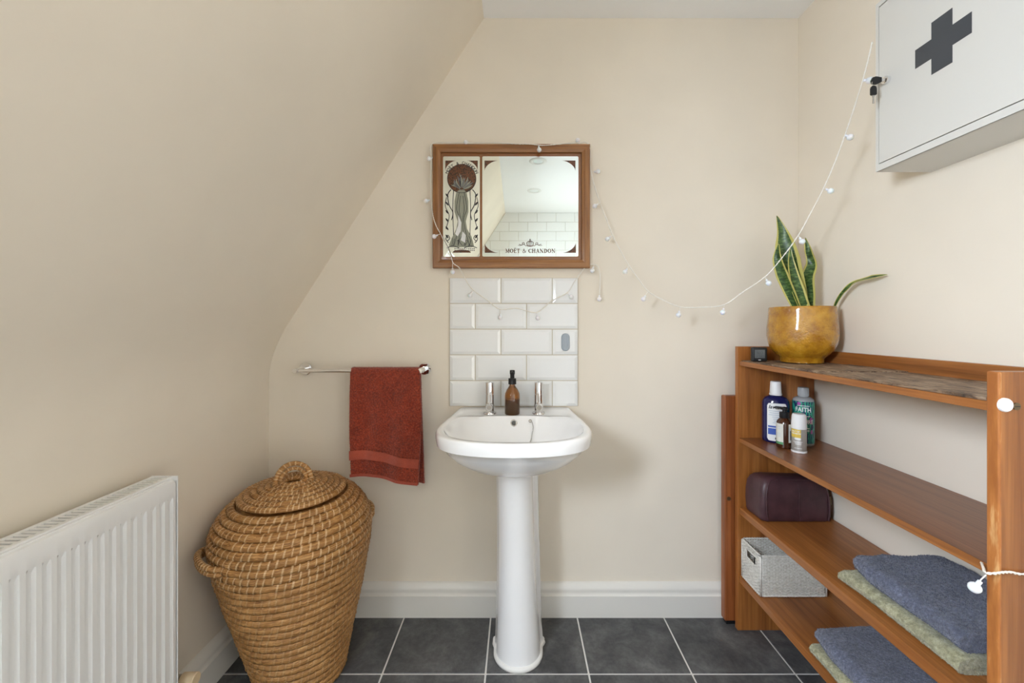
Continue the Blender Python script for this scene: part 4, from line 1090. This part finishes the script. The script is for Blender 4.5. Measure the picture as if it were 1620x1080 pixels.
fin('seam', tube(bmesh.new(), spline([Vector((.957, y0-.0016, Z3+.006)), Vector((.953, y0-.0030, Z3+.06)), Vector((.955, y0-.001, Z3+.105)), Vector((.951, y0+.012, Z3+.137))], 6), .0012, 6), 'purple_leather', wb, smooth=True)
fin('pull_tab', B(x1-.002, x1+.003, y0+.006, y0+.014, Z3+.055, Z3+.085, bev=.001), 'brass_aged', wb)

wk = thing('wicker_basket', 'small white wicker basket on the lowest shelf', 'basket', (.93, 1.418, Z4))
x0, x1, y0, y1, hgt = .823, 1.046, 1.360, 1.472, .140
def rect_path(x0, x1, y0, y1, step, r=.008):
    """points round a rounded rectangle with arc length"""
    out = []; segs = [((x0+r, y0), (x1-r, y0)), ((x1, y0+r), (x1, y1-r)), ((x1-r, y1), (x0+r, y1)), ((x0, y1-r), (x0, y0+r))]
    for (ax, ay), (bx, by) in segs:
        L = math.hypot(bx-ax, by-ay); n = max(1, round(L/step))
        nx, ny = (by-ay)/L, -(bx-ax)/L
        for k_ in range(n+1): out.append((ax+(bx-ax)*k_/n, ay+(by-ay)*k_/n, nx, ny))
    return out
step = .0094; path = rect_path(x0, x1, y0, y1, step)
bm = bmesh.new(); rows_n = 25; rp = hgt/(rows_n+2)
for r in range(rows_n):
    z = Z4+.006+r*rp; pts = []
    for i, (px_, py_, nx, ny) in enumerate(path):
        o_ = .0017*(1 if (i+r) % 2 else -1); pts.append((Vector((px_+nx*o_, py_+ny*o_, z)), i))
    hole = 17 <= r <= 21
    if hole:
        keep = [p for p, i in pts if not (p.x < x0+.006 and 1.392 < p.y < 1.440)]
        k0 = max(range(len(keep)-1), key=lambda k_: (keep[k_+1]-keep[k_]).length)
        gap = (keep[k0+1]-keep[k0]).length
        run = keep[k0+1:]+keep[:k0+1] if gap > .03 else keep
        tube(bm, run, .0021, 6)
    else: tube(bm, [p for p, i in pts], .0021, 6, closed=True)
fin_ = stuff(fin('weave', bm, 'white_wicker', wk, smooth=True))
bm = bmesh.new()
for i, (px_, py_, nx, ny) in enumerate(path):
    if px_ < x0+.006 and 1.394 < py_ < 1.438:
        tube(bm, [Vector((px_, py_, Z4+.002)), Vector((px_, py_, Z4+.006+16.3*rp))], .0013, 5)
    else: tube(bm, [Vector((px_, py_, Z4+.002)), Vector((px_, py_, Z4+hgt-.002))], .0013, 5)
stuff(fin('stakes', bm, 'white_wicker', wk, smooth=True))
def braid(z, e, nm, x0=x0, x1=x1, y0=y0, y1=y1):
    bm = bmesh.new(); q = rect_path(x0-e, x1+e, y0-e, y1+e, .004)
    for ph in (0, 2.1, 4.2):
        tube(bm, [Vector((a+n1*.0022*math.cos(i*.9+ph), b+n2*.0022*math.cos(i*.9+ph), z+.0022*math.sin(i*.9+ph))) for i, (a, b, n1, n2) in enumerate(q)], .0021, 5, closed=True)
    return fin(nm, bm, 'white_wicker', wk, smooth=True)
braid(Z4+hgt-.002, .001, 'rim'); braid(Z4+.0046, .001, 'base_rim')
for cx, cy in ((x0, y0), (x1, y0), (x0, y1), (x1, y1)): fin('corner_post', tube(bmesh.new(), [Vector((cx, cy, Z4+.002)), Vector((cx, cy, Z4+hgt-.004))], .0030, 7), 'white_wicker', wk, smooth=True)
bm = bmesh.new(); zz0, zz1 = Z4+.006+16.3*rp, Z4+.006+21.8*rp; tube(bm, [Vector((x0-.001, yy, zz)) for yy, zz in ((1.392, zz0), (1.440, zz0), (1.440, zz1), (1.392, zz1))], .0024, 6, closed=True)
fin('handle_rim', bm, 'white_wicker', wk, smooth=True)
fin('base', B(x0+.002, x1-.002, y0+.002, y1-.002, Z4+.0025, Z4+.006), 'white_wicker', wk)

def folded(name, label, mat, x0, x1, y0, y1, z0, th, layers, seed, n_f, cat='towel', dip=0.0, pile=.0042, far_taper=0.0):
    """towel folded in layers, folds towards the room (-x), ends showing at -y"""
    tw = thing(name, label, cat, ((x0+x1)/2, (y0+y1)/2, z0)); lt = th/layers; bm = bmesh.new(); R_ = lt/2
    pr = []; D = x1-x0-R_                                   # centre line of the cloth in (x, z)
    zz = z0+R_
    for L in range(layers):
        xs = [x1-D*(k_/14) for k_ in range(15)]
        if L % 2: xs = xs[::-1]
        pr += [(x, zz) for x in xs]
        if L < layers-1:
            sgn = -1 if L % 2 == 0 else 1; cx = pr[-1][0]
            for k_ in range(1, 6): a = PI*k_/6; pr.append((cx+sgn*R_*math.sin(a)*1.15, zz+R_-R_*math.cos(a)))
        zz += lt
    ny = 40; th2 = lt*.47
    cl = [Vector((a, 0, b)) for a, b in pr]; fr = []
    for i, p in enumerate(cl):
        t = (cl[min(i+1, len(cl)-1)]-cl[max(i-1, 0)]).normalized(); fr.append(Vector((-t.z, 0, t.x)))
    outline = [p+n_*th2 for p, n_ in zip(cl, fr)]+[p-n_*th2 for p, n_ in reversed(list(zip(cl, fr)))]
    rings = []
    for j in range(ny+1):
        u = j/ny; y = y0+(y1-y0)*u; e = min(1, min(u, 1-u)*ny/2.2); rg = []
        for p in outline:
            q = Vector((p.x, y, p.z)); hh = (p.z-z0)/th
            q.x += .008*noise.noise(Vector((y*9, hh*2, seed)))*(1 if p.x < x0+.06 else .3)
            q.z += hh*(.007*noise.noise(Vector((q.x*12, y*12, seed+7)))+.0025*noise.noise(Vector((q.x*50, y*50, seed)))-dip*max(0, 1-(x1-q.x)/.1))
            q.z -= hh*(1-e)*.004; q.y += .007*noise.noise(Vector((q.x*14, hh*3, seed+3+j)))*(1-e)
            q.x += far_taper*max(0, u-.80)*5*max(0, 1-(q.x-x0)/.08)
            q.z = max(q.z, z0+.0006); rg.append(q)
        rings.append(rg)
    loft(bm, rings, True, True, True)
    o = fin('cloth', bm, mat, tw, smooth=70)
    fuzz('pile', o, int(n_f*1.4), pile*.72, mat, tw, .0007); return tw
folded('folded_towel', 'sage green folded towel under the blue one on the third shelf', 'sage_terry', .850, 1.082, .766, 1.052, Z3, .034, 2, 1, 30000)
folded('folded_towel', 'slate blue folded towel on top on the third shelf', 'blue_terry', .862, 1.084, .772, 1.032, Z3+.0365, .044, 2, 9, 42000, far_taper=.012)
folded('folded_towel', 'sage green folded towel under the blue one on the lowest shelf', 'sage_terry', .822, 1.070, .790, 1.118, Z4, .036, 2, 4, 30000)
folded('folded_towel', 'slate blue folded towel on top on the lowest shelf', 'blue_terry', .828, 1.070, .785, 1.122, Z4+.0385, .042, 2, 6, 42000, far_taper=.01)

# ------------------------------------------------------------------ first-aid cabinet
KX, KY0, KY1, KZ0, KZ1 = .949, .690, 1.064, 1.529, 1.972
cb = thing('first_aid_cabinet', 'pale metal first-aid cabinet with dark cross on the right wall', 'cabinet', (RX, .897, KZ0))
bm = bmesh.new(); D_ = .0085
box(bm, KX+.0005, RX, KY0, KY1, KZ0, KZ0+.003); box(bm, KX+.0005, RX, KY0, KY1, KZ1-.003, KZ1); box(bm, KX+.0005, RX, KY1-.003, KY1, KZ0+.003, KZ1-.003); box(bm, KX+.0005, RX, KY0, KY0+.003, KZ0+.003, KZ1-.003)
box(bm, RX-.004, RX, KY0+.003, KY1-.003, KZ0+.003, KZ1-.003)
box(bm, KX, KX+.0035, KY1-.008, KY1, KZ0, KZ1); box(bm, KX, KX+.0035, KY0, KY0+.008, KZ0, KZ1); box(bm, KX, KX+.0035, KY0+.008, KY1-.008, KZ0, KZ0+.017); box(bm, KX, KX+.0035, KY0+.008, KY1-.008, KZ1-.012, KZ1)
fin('body', bm, 'cabinet_enamel', cb)
dr_ = fin('door', B(KX+.0004, KX+.014, KY0+.0085, KY1-.0090, KZ0+.0195, KZ1-.0145, bev=.001), 'cabinet_enamel', cb)
cy, cz, h, w = .8985, 1.757, .0597, .0222
cr = [(-w, -h), (w, -h), (w, -w), (h, -w), (h, w), (w, w), (w, h), (-w, h), (-w, w), (-h, w), (-h, -w), (-w, -w)]
fin('cross', poly(bmesh.new(), [Vector((KX-.0003, cy+a, cz+b)) for a, b in cr], Vector((.0006, 0, 0))), 'cross_grey', dr_)
L0 = P(1403.5, 126.5, 1.0); s_ = (KX-.001)/((1403.5-CX)/F); L0 = P(1403.5, 126.5, s_)
lk = fin('lock', tube(bmesh.new(), [L0+Vector((.004, 0, 0)), L0+Vector((-.007, 0, 0)), L0+Vector((-.008, 0, 0))], [.0095, .0095, .008], 20), 'chrome', dr_, smooth=40)
key = thing('key_ring', 'two black headed keys hanging from the cabinet lock', 'keys', L0+Vector((-.03, 0, -.03)))
bm = bmesh.new(); kx0 = L0.x
box(bm, kx0-.018, kx0-.008, L0.y-.001, L0.y+.001, L0.z-.0035, L0.z+.0035)
fin('key_blade', bm, 'nickel', key)
pts = [(-.015, .006), (-.030, .0085), (-.038, .006), (-.042, -.002), (-.040, -.010), (-.030, -.012), (-.022, -.009), (-.015, -.005)]
kb = fin('key_head', poly(bmesh.new(), [L0+Vector((a, .0018, b)) for a, b in pts], Vector((0, -.0036, 0))), 'black_plastic', key)
rc = L0+Vector((-.038, -.001, -.013)); R_ = .0075
rg = [rc+Vector((R_*math.cos(2*PI*i/20)*.8, R_*.6*math.cos(2*PI*i/20), R_*math.sin(2*PI*i/20))) for i in range(20)]
fin('split_ring', tube(bmesh.new(), rg, .0007, 6, closed=True), 'nickel', key, smooth=True)
hk = rc+Vector((0, -.002, -.0075)); pts = [(-.0075, -.004), (-.006, .001), (-.003, .0035), (.003, .0035), (.006, .001), (.0075, -.004), (.0075, -.0185), (.005, -.0205), (-.005, -.0205), (-.0075, -.0185)]
fin('key_head', poly(bmesh.new(), [hk+Vector((a, -.0018, b)) for a, b in pts], Vector((0, .0036, 0))), 'black_plastic', key)
bm = bmesh.new(); box(bm, hk.x-.0028, hk.x+.0028, hk.y-.001, hk.y+.001, hk.z-.025, hk.z-.0205); box(bm, hk.x-.0018, hk.x+.0018, hk.y-.001, hk.y+.001, hk.z-.0415, hk.z-.025)
fin('key_blade', bm, 'nickel', key)

# ------------------------------------------------------------------ fairy lights
def wire(bm, pts, n=8):
    q = spline(pts, n); a = 0
    fr = frames(q)
    for ph in (0, PI):
        out = []; acc = 0
        for i, (p, (t, n1, b1)) in enumerate(zip(q, fr)):
            if i: acc += (p-q[i-1]).length
            g = acc*420+ph; out.append(p+n1*.0012*math.cos(g)+b1*.0012*math.sin(g))
        tube(bm, out, .00125, 5)
bulb_me = None
def bulb(root, bmw, at0, c, r=.0088):
    global bulb_me
    at0, c = Vector(at0), Vector(c); d = (c-at0).normalized()
    tube(bmw, spline([at0, at0+(c-at0)*.5+Vector((0, 0, .0015)), c-d*r*.7], 4), .0011, 5)
    if bulb_me is None:
        bm = bmesh.new(); bmesh.ops.create_uvsphere(bm, u_segments=18, v_segments=12, radius=.0088)
        tube(bm, [Vector((0, 0, -.0145)), Vector((0, 0, -.006))], .0034, 10)
        bmesh.ops.recalc_face_normals(bm, faces=bm.faces); bulb_me = bpy.data.meshes.new('bulb'); bm.to_mesh(bulb_me); bm.free()
        for p in bulb_me.polygons: p.use_smooth = True
        bulb_me.materials.append(MATS['frosted_bulb'])
    o = bpy.data.objects.new('bulb', bulb_me); COL.objects.link(o); o.parent = root; o.location = c-wloc(root)
    o.rotation_euler = d.to_track_quat('Z', 'Y').to_euler(); return o
def pw(lst): return [P(x, y, Y) for x, y, Y in lst]
fl = thing('fairy_lights', 'white bulb fairy lights from the mirror to the cabinet', 'string lights', P(1075, 485, 1.40))
bm = bmesh.new()
wire(bm, pw([(933, 258, 1.552), (938, 285, 1.548), (949, 320, 1.542), (959, 346, 1.532), (970, 374, 1.522), (983, 399, 1.51), (996, 421, 1.497), (1010, 441, 1.485), (1026, 461, 1.470), (1048, 474, 1.45), (1075, 485, 1.43), (1108, 486, 1.41), (1145, 482, 1.38), (1175, 462, 1.35), (1210, 438, 1.32), (1236, 409, 1.29), (1263, 372, 1.26), (1286, 330, 1.23), (1303, 297, 1.21), (1321, 256, 1.18), (1337, 213, 1.155), (1352, 168, 1.125), (1365, 126, 1.10), (1373, 96, 1.085), (1380, 66, 1.072)]))
for ax, ay, x, y, Y in ((936, 272, 946, 271, 1.55), (949, 321, 941, 326, 1.540), (969, 372, 961, 378, 1.522), (995, 420, 989, 430, 1.497), (1026, 460, 1018, 473, 1.47), (1076, 485, 1073.5, 498, 1.43), (1146, 482, 1143.5, 494, 1.38), (1210, 438, 1216, 448, 1.32), (1263, 373, 1269, 382, 1.26), (1303, 298, 1314, 302, 1.21), (1337, 214, 1345, 217, 1.155), (1365, 127, 1376, 127, 1.10)):
    bulb(fl, bm, P(ax, ay, Y), P(x, y, Y-.004))
fin('cable', bm, 'clear_wire', fl, smooth=True)
f2 = thing('fairy_lights', 'white bulb fairy lights draped round the framed mirror', 'string lights', P(815, 489, 1.54))
bm = bmesh.new(); Yt, Yf = 1.545, 1.5385
wire(bm, pw([(933, 262, 1.552), (934.5, 240, 1.548), (928, 225.5, Yt), (915, 225.5, Yt), (885, 228, Yf), (862, 230, Yf), (852, 229.5, Yf), (838, 228, Yf), (815, 227.5, Yf), (790, 226, Yt), (765, 225.5, Yt), (737, 226, Yt), (705, 225.5, Yt), (683, 228, Yt), (682, 250, Yt), (681.5, 285, Yt), (682, 318, Yt), (685, 341, Yf), (690, 357, Yf), (697, 370, Yf), (706, 388, Yf), (713, 403, Yf), (717, 416, Yf), (727, 424, 1.54), (737, 443, 1.545), (749, 459, 1.548), (770, 474, 1.549), (791, 489, 1.549), (818, 487.5, 1.549), (849, 494, 1.549), (872, 476, 1.549), (897, 463, 1.549), (908, 447, 1.55), (922, 427, 1.552), (930, 420, 1.554), (939, 418, 1.552), (946, 422, 1.55), (949.5, 436, 1.55), (949, 455, 1.55), (948.3, 466, 1.55)]), 6)
for ax, ay, x, y, Y in ((915, 225, 914, 222, 1.55), (852, 230, 853, 237, Yf-.003), (742, 226, 737, 225, 1.55), (682, 250, 679, 251, 1.548), (682, 316, 674, 318, 1.548), (697, 370, 687, 374, Yf-.002), (716, 416, 716, 430, 1.54), (749, 458, 743.5, 467, 1.546), (791, 490, 791.5, 502, 1.546), (849, 494, 851, 503, 1.546), (897, 463, 904, 470, 1.546), (940, 418, 937, 428, 1.55), (948.3, 464, 948.3, 473, 1.55)):
    bulb(f2, bm, P(ax, ay, Y), P(x, y, Y-.003))
fin('cable', bm, 'clear_wire', f2, smooth=True)
f3 = thing('fairy_lights', 'single white fairy light tied round the near shelf panel', 'string lights', P(1556, 905, .672))
bm = bmesh.new()
wire(bm, pw([(1551, 878, .745), (1552, 886, .715), (1555.5, 897, .690), (1559, 905, .674), (1571, 907, .668), (1585, 905.5, .669), (1600, 905, .671), (1621, 908, .671), (1700, 905, .671)]))
bulb(f3, bm, P(1560, 909, .668), P(1542, 929, .676), .0088)
fin('cable', bm, 'clear_wire', f3, smooth=True)
